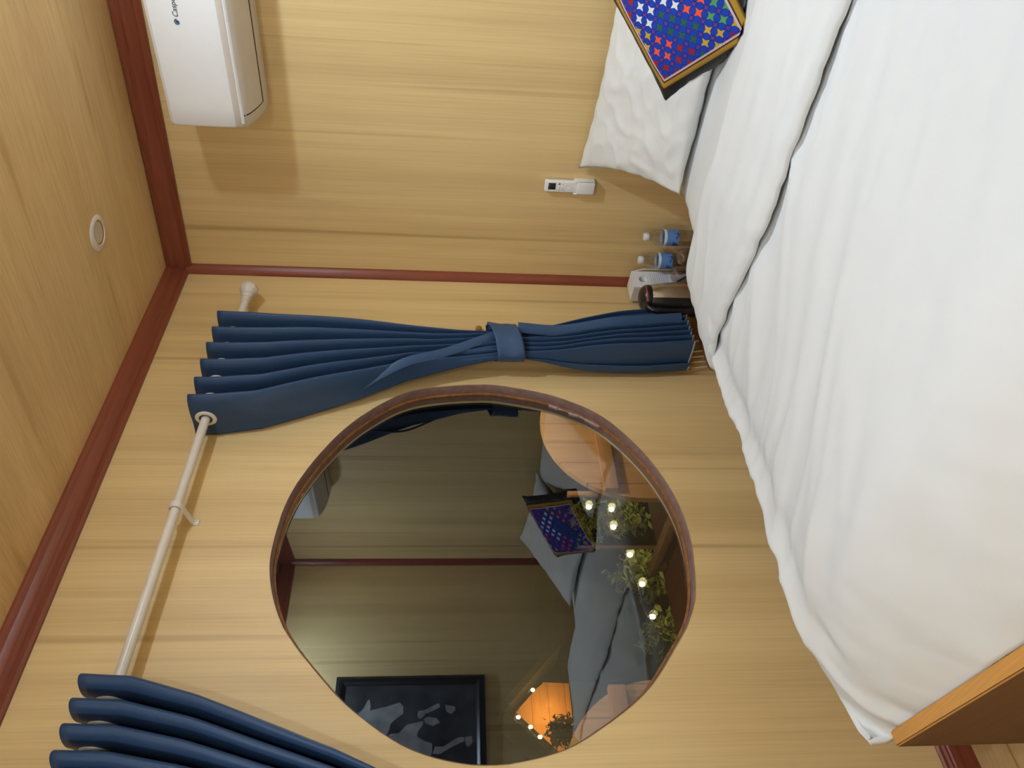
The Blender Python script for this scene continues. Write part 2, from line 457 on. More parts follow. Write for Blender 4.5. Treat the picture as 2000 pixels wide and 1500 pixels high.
struct(holed_wall('wall_front', oval(1.0, 0), X0 - 0.1, 0.1, -0.1, CEIL0 + 0.06, 0.0, 0.09, M['wall']))
struct(box('wall_right', (0, Y1 - 0.1, -0.1), (0.1, 0.0, CEIL0 + 0.06), M['wall'], bev=0, smooth=False))
struct(box('wall_back', (X0 - 0.1, Y1 - 0.1, -0.1), (0.0, Y1, CEIL0 + 0.06), M['wall'], bev=0, smooth=False))
struct(box('wall_left', (X0 - 0.1, Y1, -0.1), (X0, 0.0, CEIL0 + 0.06), M['wall'], bev=0, smooth=False))
struct(box('floor', (X0, Y1, -0.06), (0, 0, 0), M['floor'], bev=0, smooth=False))
cv = [(x, y, ceil_z(y) + dz) for dz in (0, 0.05) for x in (X0 - .05, .05) for y in (Y1 - .05, .05)]
struct(obj('ceiling', cv, [[0, 1, 3, 2], [4, 6, 7, 5], [0, 4, 5, 1], [2, 3, 7, 6], [0, 2, 6, 4], [1, 5, 7, 3]], M['ceil'], smooth=False))

# crown moulding: stepped profile (out from wall, up)
CR = [(0, 0), (0.010, 0), (0.014, 0.008), (0.014, 0.020), (0.022, 0.026), (0.030, 0.040), (0.034, 0.052), (0.040, 0.058), (0.044, 0.064), (0.044, 0.080), (0, 0.080)]
def crown(name, A, B, ex, mat):
    v, f = extrude_vf(CR, A, B, ex, (0, 0, 1)); return struct(obj(name, v, f, mat, angle=25))
crown('trim_1', (X0, 0, 2.311), (0, 0, 2.311), (0, -1, 0), M['trim_x'])
crown('trim_2', (0, 0, 2.302), (0, Y1, 2.302 + CSL * Y1), (-1, 0, 0), M['trim_y'])
crown('trim_3', (X0, Y1, 2.302 + CSL * Y1), (0, Y1, 2.302 + CSL * Y1), (0, 1, 0), M['trim_x'])
crown('trim_4', (X0, 0, 2.302), (X0, Y1, 2.302 + CSL * Y1), (1, 0, 0), M['trim_y'])
# slim corner beads
BEAD = [(0, 0), (0.030, 0), (0.028, 0.008), (0.018, 0.018), (0.008, 0.028), (0, 0.030)]
v, f = extrude_vf(BEAD, (0, 0, 0), (0, 0, 2.32), (-1, 0, 0), (0, -1, 0)); struct(obj('trim_5', v, f, M['trim_z']))
v, f = extrude_vf(BEAD, (0, Y1, 0), (0, Y1, 2.2), (-1, 0, 0), (0, 1, 0)); struct(obj('trim_6', v, f, M['trim_z']))
# baseboards
BS = [(0, 0), (0.012, 0), (0.012, 0.060), (0.009, 0.064), (0.012, 0.070), (0.008, 0.076), (0.008, 0.083), (0.004, 0.088), (0, 0.088)]
for nm, A, B, ex in (('baseboard_front', (X0, 0, 0), (0, 0, 0), (0, -1, 0)), ('baseboard_back', (X0, Y1, 0), (0, Y1, 0), (0, 1, 0)),
                     ('baseboard_left', (X0, 0, 0), (X0, Y1, 0), (1, 0, 0)), ('baseboard_right', (0, 0, 0), (0, Y1, 0), (-1, 0, 0))):
    v, f = extrude_vf(BS, A, B, ex, (0, 0, 1)); struct(obj(nm, v, f, M['trim_x'] if 'ont' in nm or 'ack' in nm else M['trim_y'], angle=25))

# ---- window_1: painted reveal, wooden stop, tinted pane
def ring(prof):
    """prof = list of (scale, y); closed swept ring following the opening"""
    n = len(loop); V = []
    for s, y in prof: V += oval(s, y)
    m_ = len(prof); F = []
    for j in range(m_):
        k = (j + 1) % m_
        for i in range(n):
            F.append([j * n + i, j * n + (i + 1) % n, k * n + (i + 1) % n, k * n + i])
    return V, F
v, f = ring([(1.0, -0.002), (0.9975, 0.0), (0.993, 0.034), (0.993, 0.075), (1.0, 0.075)])
for i, p in enumerate(v):                                   # uneven, hand-painted surface
    v[i] = p + Vector((N(p.x * 23, p.z * 23), 0, N(p.z * 19, p.x * 19, 3))) * 0.0015
win = struct(obj('window_1', v, f, M['frame']))
v, f = ring([(0.992, 0.034), (0.982, 0.036), (0.982, 0.046), (0.992, 0.046)])
obj('window_stop', v, f, M['stop'], win)
GL = 0.05
yaw = math.radians(-0.8)
def glass_pt(p, dy):
    q = Vector((p.x, GL + dy, p.z)); return Vector((q.x, q.y + (q.x - WC.x) * math.tan(yaw), q.z))
o1 = [glass_pt(p, 0) for p in oval(0.99, 0)]; o2 = [glass_pt(p, 0.005) for p in oval(0.99, 0)]
n = len(o1)
obj('glass_pane', o1 + o2, [list(range(n))] + [list(range(n, 2 * n))[::-1]] + [[i, (i + 1) % n, n + (i + 1) % n, n + i] for i in range(n)],
    None, win, smooth=False, mats=[M['pane'], M['clearglass']], fmat=[0] + [1] * (n + 1))
# smeared sealant at the lower right of the glass
pts = []
for k in range(15):
    a = 126 + k * 0.55
    i = int(a) % n
    p = oval(0.982, 0.044)[i]
    pts.append(p + Vector((N(k * 1.7, 2) * 0.006, -0.004, N(k * 1.3, 9) * 0.010)))
tube('sealant_smear', pts, lambda t: 0.003 + 0.004 * abs(math.sin(t * 9)), M['sealant'], win, n=6, steps=60)

# ---- ceiling downlights
def downlight(x, y, lit, label):
    z = ceil_z(y)
    r = empty('ceiling_downlight', (x, y, z), label, 'ceiling light', 'round recessed ceiling lights')
    lathe('trim_ring', [(0.036, -0.0015), (0.038, -0.006), (0.050, -0.005), (0.056, -0.001), (0.056, 0.002), (0.036, 0.002)], (x, y, z), M['rod'], r)
    lathe('reflector', [(0.030, 0.0), (0.036, -0.004), (0.0365, -0.004), (0.0365, 0.001), (0.030, 0.001)], (x, y, z), M['gold'], r)
    lathe('lens', [(0.0, -0.002), (0.029, -0.002), (0.0305, 0.001), (0.0, 0.001)], (x, y, z), M['lamplens' if lit else 'offlens'], r)
downlight(-0.50, -0.50, False, 'unlit round downlight in the ceiling near the corner by the window')
downlight(LAMPS[0][0], LAMPS[0][1], True, 'lit round downlight in the ceiling above the pillows, outside the picture')
downlight(LAMPS[2][0], LAMPS[2][1], True, 'lit round downlight in the ceiling left of the window, outside the picture')
downlight(LAMPS[1][0], LAMPS[1][1], True, 'lit round downlight in the ceiling above the foot of the bed, outside the picture')

# ================================================================ AIR CONDITIONER
ac = empty('air_conditioner', (0, -1.03, 1.905), 'white split air conditioner high on the wall above the pillows', 'air conditioner')
AY0, AY1 = -0.705, -1.375
def ac_sh(y): return -(abs(y) - 0.705) * 0.014
APROF = [(0.0, 2.172), (0.165, 2.176), (0.190, 2.173), (0.200, 2.162), (0.203, 2.10), (0.203, 2.02), (0.201, 1.974), (0.197, 1.956), (0.186, 1.941),
         (0.165, 1.930), (0.135, 1.920), (0.10, 1.912), (0.06, 1.907), (0.02, 1.906), (0.0, 1.908)]
def ac_skin(prof, ys, shrink=None):
    V = []
    for y in ys:
        for a, z in prof:
            V.append((-a, y, z + ac_sh(y)))
    return V
ys = [AY0 + 0.0, AY0 - 0.006] + [AY0 - 0.006 - i * (AY0 - AY1 - 0.012) / 10 for i in range(1, 11)] + [AY1]
V = []
for k, y in enumerate(ys):
    s = 0.985 if k in (0, len(ys) - 1) else 1.0
    for a, z in APROF: V.append((-a * s, y, 2.04 + (z - 2.04) * (0.985 if s < 1 else 1) + ac_sh(y)))
npf = len(APROF)
F = grid_faces(len(ys), npf, wrap=True) + [list(range(npf)), [(len(ys) - 1) * npf + i for i in range(npf)][::-1]]
# white front panel, darker, warmer underside: split by profile index
fm = []
for fc in F:
    js = {i % npf for i in fc}
    fm.append(1 if len(fc) == 4 and min(js) >= 6 else 0)
body = obj('housing', V, F, None, ac, mats=[M['acwhite'], M['acunder']], fmat=fm, angle=30)
def under(x, off=0.0):
    tab = sorted([(a, z) for a, z in APROF[7:]])
    return interp(x, tab) - off
def strip_under(name, xs, y0, y1, off, mat, round_=0.0, parent=ac):
    V = []; nx = len(xs)
    for k, x in enumerate(xs):
        for y in (y0, y1):
            V.append((-x, y, under(x, off) + ac_sh(y)))
    top = len(V)
    V += [(p[0], p[1], p[2] + off + 0.001) for p in V]
    F = []
    for k in range(nx - 1):
        a = 2 * k; F.append([a, a + 1, a + 3, a + 2]); F.append([top + a, top + a + 2, top + a + 3, top + a + 1])
        F.append([a, a + 2, top + a + 2, top + a]); F.append([a + 1, top + a + 1, top + a + 3, a + 3])
    F.append([0, top, top + 1, 1]); e = 2 * (nx - 1); F.append([e, e + 1, top + e + 1, top + e])
    return obj(name, V, F, mat, parent, angle=30)
fx = [0.190, 0.182, 0.17, 0.155, 0.14, 0.125, 0.105, 0.088]
strip_under('louver_gap_shade', [0.190] + fx[1:] + [0.076], AY0 - 0.034, AY1 + 0.034, 0.0012, M['shadeprint'])  # dark strip painted as the shade in the gap round the flap
strip_under('louver_flap', [0.191] + fx[1:-1] + [0.088], AY0 - 0.039, AY1 + 0.039, 0.0022, M['acunder'])
strip_under('front_lip', [0.1965, 0.1945, 0.1925], AY0 - 0.012, AY1 + 0.012, 0.0025, M['acwhite'])
# logo: blue swirl and slanted lettering
def text_mesh(name, body_, size, mat, parent, origin, ex, ey, shear=0.25, extrude=0.0004, bold=False):
    cu = bpy.data.curves.new(name, 'FONT'); cu.body = body_; cu.size = size; cu.shear = shear; cu.extrude = extrude
    if bold: cu.offset = 0.0006
    t = bpy.data.objects.new(name, cu); C.objects.link(t)
    dg = bpy.context.evaluated_depsgraph_get()
    me = bpy.data.meshes.new_from_object(t.evaluated_get(dg))
    bpy.data.objects.remove(t)
    ex, ey = Vector(ex), Vector(ey); ez = ex.cross(ey); O = Vector(origin)
    V = [O + ex * q.co.x + ey * q.co.y + ez * q.co.z for q in me.vertices]
    F = [list(p.vertices) for p in me.polygons]
    return obj(name, V, F, mat, parent, smooth=False)
text_mesh('logo_lettering', 'Casper', 0.0205, M['logotext'], ac, (-0.2036, -1.0305, 2.0765), (0, -1, 0), (0, 0, 1), 0.22)
lx = Vector((-0.2036, -1.018, 2.083))
v, f = tube_vf([lx + Vector((0, -math.cos(t) * r, math.sin(t) * r)) for t, r in [(k * 0.22, 0.0080 - k * 0.00012) for k in range(44)]], 0.0012, 6)
v2, f2 = lathe_vf([(0.0, 0), (0.0042, 0), (0.004, 0.001), (0, 0.001)], lx + Vector((0.0002, 0, 0)), (-1, 0, 0), 16)
obj('logo_swirl', *join((v, f), (v2, f2)), M['logo'], ac)
v, f = box_vf((-0.05, -1.075, 1.9035), (-0.046, -1.06, 1.906)); v2, f2 = box_vf((-0.05, -1.055, 1.9035), (-0.045, -1.048, 1.906)); v3, f3 = box_vf((-0.05, -1.043, 1.9035), (-0.046, -1.040, 1.906))
obj('printed_marks', *join((v, f), (v2, f2), (v3, f3)), M['shadeprint'], ac, smooth=False)

# ================================================================ CURTAIN ROD
def rod_z(x): return 2.035 + (-0.27 - x) * 0.0125
RYY = -0.075
rod = empty('curtain_rod', (-1.4, RYY, 2.045), 'cream curtain rod with a budded finial above the round window', 'curtain rod')
tube('pole', [(-0.285, RYY, rod_z(-0.285)), (-2.62, RYY, rod_z(-2.62))], 0.0135, M['rod'], rod, n=20)
FIN = [(0.0135, 0), (0.0165, 0.002), (0.0175, 0.012), (0.0165, 0.022), (0.0145, 0.026), (0.0205, 0.032), (0.0215, 0.040), (0.019, 0.045), (0.023, 0.052), (0.029, 0.064), (0.0315, 0.076),
       (0.028, 0.088), (0.021, 0.099), (0.012, 0.106), (0.009, 0.110), (0.008, 0.116), (0.003, 0.120), (0, 0.121)]
def finial(x, d):
    v, f = lathe_vf(FIN, (x, RYY, rod_z(x)), (d, 0, 0), 40)
    for i, p in enumerate(v):                       # fluted bud
        h = (p.x - x) * d
        if 0.05 < h < 0.105:
            th = math.atan2(p.z - rod_z(x), p.y - RYY); k = 1 + 0.09 * abs(math.cos(th * 4)) * math.sin((h - 0.05) / 0.055 * math.pi)
            v[i] = Vector((p.x, RYY + (p.y - RYY) * k, rod_z(x) + (p.z - rod_z(x)) * k))
    obj('finial', v, f, M['rod'], rod)
finial(-0.288, 1); finial(-2.615, -1)
def bracket(x):
    z = rod_z(x)
    # strap saddle over the rod, running back to a screwed foot below
    path = [(x, RYY + 0.0175 * math.cos(t), z + 0.0175 * math.sin(t)) for t in [math.radians(a) for a in range(-150, 61, 15)]]
    path = path[::-1]
    pts = [Vector(p) for p in path]
    lead = [Vector((x, 0.0 - 0.002, z - 0.047)), Vector((x, -0.002, z - 0.033)), Vector((x, -0.020, z - 0.026)), Vector((x, -0.045, z - 0.016))]
    full = [Vector((x, RYY - 0.0175 * math.cos(math.radians(a)), z + 0.0175 * math.sin(math.radians(a)))) for a in range(135, -61, -15)][::1]
    full = full[::-1]
    line = lead[:3] + [Vector((x, -0.052, z - 0.020))] + full
    V = []; w = 0.0085; th = 0.0018
    for i, p in enumerate(line):
        d = (line[min(i + 1, len(line) - 1)] - line[max(i - 1, 0)]).normalized(); nn = d.cross(Vector((1, 0, 0))).normalized()
        for sx, sn in ((-w, -th), (w, -th), (w, th), (-w, th)): V.append(p + Vector((sx, 0, 0)) + nn * sn)
    F = grid_faces(len(line), 4, wrap=True) + [[0, 1, 2, 3], [len(V) - 4 + k for k in (3, 2, 1, 0)]]
    b = obj('bracket', V, F, M['rod'], rod, angle=50)
    lathe('screw', [(0.0033, 0), (0.0030, 0.0018), (0.0, 0.0022)], (x, -0.004, z - 0.040), M['steel'], b, axis=(0, -1, 0), n=14)
bracket(-1.198)

# ================================================================ CURTAINS
def build_curtain(name, label, sgn, cx, Rt, Lt, tops, zbot, npl, knot_z, om):
    """Rt/Lt: outline x against z (outer edge, leading edge); folds fan from the eyelets to the tie"""
    root = empty(name, (cx, RYY, zbot), label, 'curtain', 'navy eyelet curtains')
    zt = tops
    zs = []
    z = zt
    while z > zbot: zs.append(z); z -= 0.018
    zs.append(zbot)
    NU = 330
    def warp(u):
        # equal folds, last one (leading panel) wider
        return u
    def pt(u, z):
        R_, L_ = interp(z, Rt), interp(z, Lt)
        dk = abs(z - knot_z)
        A = 0.020 + 0.045 * ease(dk, 0.03, 0.75) if z > knot_z else 0.020 + 0.034 * ease(dk, 0.03, 0.45)
        ph = 2 * math.pi * npl * u + 1.10 if z > knot_z else 2 * math.pi * (npl + 2) * u + 2.6
        # sharpen the pleats a little and let them lean
        s = math.sin(ph); yy = A * (s * 1.12 - 0.12 * math.sin(3 * ph))
        lean = -om * abs(L_ - R_) / npl * math.sin(2 * ph) * ease(dk, 0.05, 0.6)
        x = R_ + (L_ - R_) * u - sgn * lean
        k = 1 - ease(dk, 0.0, 0.30)
        bulge = -0.030 * k * math.sin(math.pi * u)
        wr = 0.004 * N(u * 16, z * 5.0, cx) + 0.003 * k * N(u * 40, z * 16, cx + 3)
        fine = 0.009 * k * math.sin(2 * math.pi * (npl * 1.9) * u + 3 * z)
        yy = yy * (1 - 0.55 * k)
        return Vector((x, RYY + yy + bulge + wr + fine - 0.012 * ease(zt - z, 0.2, 1.2), z))
    V = [pt(i / (NU - 1), z) for z in zs for i in range(NU)]
    fab = obj('fabric', V, grid_faces(len(zs), NU), M['navy'], root, angle=180)
    so = fab.modifiers.new('thickness', 'SOLIDIFY'); so.thickness = 0.0016; so.offset = 0
    # grey lining piped along the bottom hem
    path = [pt(i / (NU - 1), zbot + 0.004) for i in range(0, NU, 3)]
    tube('hem_piping', path, 0.0032, M['piping'], root, n=6)
    # eyelets where the rod threads the folds
    for k in range(-1, 2 * npl + 4):
        u = (k * math.pi - 1.10) / (2 * math.pi * npl)
        if not 0.004 < u < 0.996: continue
        z = rod_z(interp(2.04, Rt))
        p = pt(u, z); x = p.x; z = rod_z(x)
        p = Vector((x, RYY, z)); du = (pt(min(1, u + 0.004), z) - pt(u - 0.004, z)).normalized()
        nrm = du.cross(Vector((0, 0, 1))).normalized()
        v, f = lathe_vf([(0.0205, -0.0035), (0.0225, -0.0048), (0.030, -0.0040), (0.0325, -0.0015), (0.0325, 0.0015), (0.030, 0.0040), (0.0225, 0.0048), (0.0205, 0.0035)], p, nrm, 36)
        nb = 36; f = f[:-2] + [[7 * nb + i, 7 * nb + (i + 1) % nb, (i + 1) % nb, i] for i in range(nb)]
        obj('eyelet', v, f, M['rod'], root)
    # tie-back band round the gathered cloth, with a flared tail
    kc = (interp(knot_z, Rt) + interp(knot_z, Lt)) / 2; hw = abs(interp(knot_z, Lt) - interp(knot_z, Rt)) / 2 + 0.012
    V = []; nt_, nh = 72, 12
    for j in range(nh):
        h = (j / (nh - 1) - 0.5)
        for i in range(nt_):
            th = 2 * math.pi * i / nt_
            r = 1 + 0.05 * N(math.cos(th) * 2 + h * 3, math.sin(th) * 2, 5 + cx) + 0.05 * abs(h)
            V.append(Vector((kc + hw * r * math.cos(th), RYY - 0.028 + (0.052 * r) * math.sin(th),
                             knot_z + h * 0.095 + sgn * 0.018 * math.cos(th) + 0.004 * N(th * 2, h * 4))))
    F = grid_faces(nh, nt_, wrap=True)
    tie = obj('tie_back', V, F, M['hem'], root, angle=180)
    so = tie.modifiers.new('thickness', 'SOLIDIFY'); so.thickness = 0.003; so.offset = 1
    tx = kc + sgn * hw
    q = [(tx - sgn * 0.03, -0.125, knot_z + 0.055), (tx - sgn * 0.02, -0.120, knot_z + 0.01), (tx + sgn * 0.035, -0.105, knot_z + 0.060), (tx + sgn * 0.018, -0.110, knot_z - 0.02 + 0.03)]
    q = [Vector(p) for p in q]
    V = q + [p + Vector((0, 0.006, 0)) for p in q]
    obj('tie_tail', V, [[0, 1, 3, 2], [4, 6, 7, 5], [0, 4, 5, 1], [1, 5, 7, 3], [3, 7, 6, 2], [2, 6, 4, 0]], M['hem'], tie)
    return root, pt
Rt = [(0.42, -0.325), (0.68, -0.370), (0.90, -0.415), (1.03, -0.440), (1.10, -0.445), (1.16, -0.445), (1.44, -0.432), (1.64, -0.418), (2.08, -0.393)]
Lt = [(0.42, -0.545), (0.60, -0.565), (0.895, -0.575), (1.047, -0.570), (1.10, -0.570), (1.147, -0.578), (1.253, -0.598), (1.425, -0.645), (1.586, -0.722), (1.74, -0.785), (1.885, -0.850), (2.02, -0.875), (2.12, -0.878)]
cr, cpt = build_curtain('curtain', 'navy curtain beside the corner, tied back, with kettle at its foot', 1, -0.5, Rt, Lt, 2.085, 0.425, 6, 1.098, 0.10)
# turned leading edge: a double hem, lit tone put into its navy, crossing the front of the tied curtain
def hem_strip(pts, w, parent, name='leading_hem', taper=0.0):
    path = smooth_path(pts, 40); V = []
    for i, p in enumerate(path):
        d = (path[min(i + 1, 40)] - path[max(i - 1, 0)]).normalized()
        side = d.cross(Vector((-0.7, -0.7, 0))).normalized()
        for a, b in ((-1, 0), (-0.5, 0.003), (0.5, 0.003), (1, 0), (0.5, -0.003), (-0.5, -0.003)):
            V.append(p + side * (w * (1 if not taper else 0.12 + 0.88 * ease(i, 0, 40 * taper))) / 2 * a + Vector((-0.5, -0.85, 0)) * b)
    F = grid_faces(41, 6, wrap=True) + [[0, 1, 2, 3, 4, 5], [len(V) - 6 + k for k in (5, 4, 3, 2, 1, 0)]]
    return obj(name, V, F, M['hem'], parent, angle=60)
def on_cloth(u, z, off=0.008):
    p = cpt(u, z)
    return (p.x, min(cpt(min(1, max(0, u + k * 0.02)), z).y for k in range(-5, 6)) - off, z)
def on_cloth_x(x, z, off=0.006):
    u = (x - interp(z, Rt)) / (interp(z, Lt) - interp(z, Rt))
    return (x, on_cloth(min(1, max(0, u)), z, off)[1], z)
hem_strip([cpt(0.995, 1.60) + Vector((0.004, -0.012, 0)), on_cloth_x(-0.655, 1.455), on_cloth_x(-0.58, 1.30), (-0.500, -0.130, 1.135)], 0.030, cr, taper=0.35)
hem_strip([on_cloth(0.34, 1.055, 0.03), on_cloth(0.34, 0.90), on_cloth(0.36, 0.70), on_cloth(0.40, 0.455)], 0.036, cr)
CS = -2.633
RtL = [(0.42, -2.34), (1.10, -2.205), (1.5, -2.20), (2.13, -2.185)]
LtL = [(0.42, -2.085), (0.895, -2.06), (1.047, -2.068), (1.10, -2.066), (1.147, -2.056), (1.253, -2.02), (1.425, -1.912), (1.533, -1.865), (1.699, -1.803), (1.847, -1.745), (1.998, -1.700), (2.13, -1.690)]
cl, _ = build_curtain('curtain', 'navy curtain beyond the round window from the air conditioner, mostly out of the picture', -1, -2.05, RtL, LtL, 2.108, 0.425, 9, 1.098, 0.21)

k = empty('tie_back_knob', (-0.334, 0, 1.183), 'small round amber tie-back knob on the wall beside the navy curtain', 'knob')
lathe('knob_head', [(0.004, 0.006), (0.010, 0.010), (0.0125, 0.016), (0.011, 0.022), (0.006, 0.0255), (0, 0.026)], (-0.334, 0, 1.183), M['brass'], k, axis=(0, -1, 0), n=24)
lathe('wall_plate', [(0.013, 0.0), (0.0135, 0.003), (0.011, 0.005), (0.004, 0.007), (0, 0.007)], (-0.334, 0, 1.183), M['brass'], k, axis=(0, -1, 0), n=24)

# ================================================================ BED
def xf(y): return -1.975 - 0.088 * (-0.45 - y)       # slightly skewed foot end
bed = empty('bed', (-1.0, -1.24, 0), 'double bed with a pine foot board and white sheeted mattress', 'bed')
YA, YB = -0.475, -2.035
fb = []
for y in (-0.437, -2.06):
    for dx in (-0.034, -0.004): fb.append((xf(y) + dx, y))
V = [(fb[i][0], fb[i][1], z) for z in (0.04, 0.452) for i in range(4)]
bm = bmesh.new(); vv = [bm.verts.new(p) for p in V]
for q in ([0, 1, 3, 2], [4, 6, 7, 5], [0, 4, 5, 1], [1, 5, 7, 3], [3, 7, 6, 2], [2, 6, 4, 0]): bm.faces.new([vv[i] for i in q])
bmesh.ops.recalc_face_normals(bm, faces=bm.faces); bmesh.ops.bevel(bm, geom=bm.edges[:], offset=0.003, segments=2, affect='EDGES')
bm.verts.index_update()
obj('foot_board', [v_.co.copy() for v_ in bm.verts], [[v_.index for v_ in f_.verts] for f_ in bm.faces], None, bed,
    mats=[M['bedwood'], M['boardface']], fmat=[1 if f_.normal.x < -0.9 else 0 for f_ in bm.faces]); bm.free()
box('side_rail', (xf(YA) + 0.0, -0.50, 0.10), (-0.03, -0.475, 0.25), M['bedwood'], bed)
box('side_rail', (xf(YB) + 0.0, -2.06, 0.10), (-0.03, -2.035, 0.25), M['bedwood'], bed)
for lx_, ly_ in ((-0.09, -0.56), (-0.09, -1.97), (-1.85, -0.56), (-1.95, -1.97)):
    box('leg', (lx_ - 0.03, ly_ - 0.03, 0.0), (lx_ + 0.03, ly_ + 0.03, 0.12), M['bedwood'], bed)
SHIFT = [(-2.02, 0.01), (-1.95, 0.062), (-1.88, 0.075), (-1.80, 0.060), (-1.65, 0.008), (-1.45, -0.032), (-1.2, -0.015), (-1.0, -0.045), (-0.85, -0.070), (-0.7, -0.080), (-0.55, -0.088), (-0.35, -0.122), (0.0, -0.13)]
def side_shift(x, y): return interp(x, SHIFT) * (1 - ease(-y, 0.45, 1.0))
# mattress under a fitted sheet, wrinkled near the head
nx, ny = 120, 110
prof = [(-0.440, 0.32), (-0.430, 0.38), (-0.438, 0.46), (-0.466, 0.515), (-0.51, 0.545), (-0.60, 0.553), (-0.9, 0.557), (-1.25, 0.558), (-1.6, 0.557), (-1.9, 0.551), (-1.985, 0.54), (-2.03, 0.50), (-2.045, 0.42), (-2.045, 0.32)]
sec = smooth_path([(0, a, b) for a, b in prof], ny - 1)
V = []
for i in range(nx):
    s = i / (nx - 1)
    for j, p in enumerate(sec):
        x_end = xf(p.y) + 0.004
        x = -0.015 + (x_end + 0.015) * s
        d = 0.170 * (max(0, (x_end + 0.36 - x) / 0.36) ** 1.8) + 0.03 * max(0, (x + 0.06) / 0.05) ** 2
        z = p.z - (d if p.z > 0.4 else d * max(0, p.z - 0.32) / 0.08)
        w_ = 0.0035 * N(x * 22, p.y * 2.5 + p.z * 3, 1) * ease(x, -0.95, -0.55)
        V.append(Vector((x, p.y + side_shift(x, p.y), z + w_ * (1 if p.z > 0.5 else 0))) + Vector((0, w_ * (0 if p.z > 0.5 else 1.5), 0)))
F = grid_faces(nx, ny) + [[i * ny for i in range(nx)] + [i * ny + ny - 1 for i in range(nx)][::-1], [j for j in range(ny)], [(nx - 1) * ny + j for j in range(ny)][::-1]]
obj('mattress', V, F, M['white'], bed, angle=60)

# duvet: heightfield over the mattress, turned back at the head
duv = empty('duvet', (-1.3, -1.24, 0.56), 'white duvet spread over the bed with its top edge folded back', 'duvet')
dprof = [(-0.418, 0.405), (-0.416, 0.45), (-0.424, 0.50), (-0.448, 0.545), (-0.50, 0.577), (-0.60, 0.590), (-0.85, 0.600), (-1.2, 0.606), (-1.6, 0.602), (-1.88, 0.590), (-1.98, 0.575), (-2.045, 0.53), (-2.07, 0.44)]
nj = 210
dsec = smooth_path([(0, a, b) for a, b in dprof], nj - 1)
def dnorm(j):
    t = dsec[min(j + 1, nj - 1)] - dsec[max(j - 1, 0)]
    return Vector((0, t.z, -t.y)).normalized()
def wrinkle(x, y, z):
    al = -0.40 * x + 0.92 * y; ac_ = 0.92 * x + 0.40 * y
    a = N(ac_ * 7 + 0.3 * N(al * 2, ac_ * 3, 9), al * 1.1, 2.0)
    b = N(ac_ * 17 + 0.5 * N(al * 3, ac_ * 2, 5), al * 1.9, 7.0)
    r = (1 - abs(N(ac_ * 5.5 + 2, al * 0.9, 11.0))) ** 6
    c = (1 - abs(N(ac_ * 13 + 0.8 * N(al * 2.2, ac_ * 2, 15), al * 1.3, 23.0))) ** 5
    return 0.009 * a + 0.0050 * b + 0.0085 * r + 0.0045 * c
def duvet_pt(s, j):
    p = dsec[j]; xs, xe = -0.71, xf(p.y) - 0.003
    x = xs + (xe - xs) * s
    d = 0.160 * (max(0, (xe + 0.30 - x) / 0.30) ** 1.9)
    nn = dnorm(j)
    z = p.z - d * ease(p.z, 0.46, 0.585)
    side = 1 - ease(p.z, 0.50, 0.592)
    w = wrinkle(x, p.y, p.z)
    # the long bump where the quilt filling ends, a hand's width in from the window side
    edge = 0.011 * math.exp(-((p.y + 0.505 + 0.014 * N(x * 5, 1)) / 0.016) ** 2) - 0.008 * math.exp(-((p.y + 0.56) / 0.03) ** 2)
    hemw = (0.010 * N(x * 4, 3.3) + 0.004 * N(x * 17, 8)) * side
    foot = (0.007 * N(p.y * 12 + x * 5, x * 4, 21) + 0.004 * N(p.y * 31 - x * 12, x * 6, 4)) * ease(-x, 1.62, 1.95)
    near = p.y > -1.3
    q = p + nn * (w * (1 - 0.92 * side) + (edge if near else 0) + hemw + foot)
    return Vector((x, q.y + side_shift(x, p.y), z + (q.z - p.z) ))
ni = 230
V = [duvet_pt(i / (ni - 1), j) for i in range(ni) for j in range(nj)]
cov = obj('quilt', V, grid_faces(ni, nj), M['white'], duv, angle=180)
so = cov.modifiers.new('thickness', 'SOLIDIFY'); so.thickness = 0.012; so.offset = -1
# turned-back flap lying on top
nf = 70
V = []
for i in range(nf):
    s = i / (nf - 1)
    for j in range(nj):
        p = dsec[j]; nn = dnorm(j); side = 1 - ease(p.z, 0.47, 0.57)
        xe = -1.045 - 0.080 * ease(-p.y, 0.45, 1.1) + 0.013 * N(p.y * 6, 4.2) + 0.007 * N(p.y * 21, 9.2) + 0.19 * side
        x = -0.675 + (xe + 0.675) * s
        lift = 0.025 * math.sin(min(1, s / 0.22) * math.pi / 2) ** 0.8
        lift += 0.004 * math.exp(-((s - 0.90) / 0.06) ** 2)
        if s > 0.95: lift -= (lift - 0.004) * ((s - 0.95) / 0.05) ** 2 * 0.8
        if s < 0.12: lift -= 0.036 * (1 - s / 0.12) ** 2
        b2 = j / (nj - 1)
        al = -0.25 * x + 0.95 * p.y; acr = x
        w = 0.007 * N(acr * 8, al * 1.4, 31) + 0.004 * N(acr * 20, al * 2.6, 37) + 0.004 * (1 - abs(N(acr * 9 + al * 2, al * 3, 17))) ** 7
        w += 0.004 * N(p.y * 30, x * 14, 2) * math.exp(-((s - 0.93) / 0.07) ** 2)
        q = p + nn * ((lift + w) * (1 - 0.8 * side) + 0.012 * side * N(x * 12, 6.1) + 0.006)
        V.append(Vector((x, q.y + side_shift(x, p.y), q.z)))
fl = obj('turned_back_edge', V, grid_faces(nf, nj), M['white'], duv, angle=180)
so = fl.modifiers.new('thickness', 'SOLIDIFY'); so.thickness = 0.010; so.offset = -1

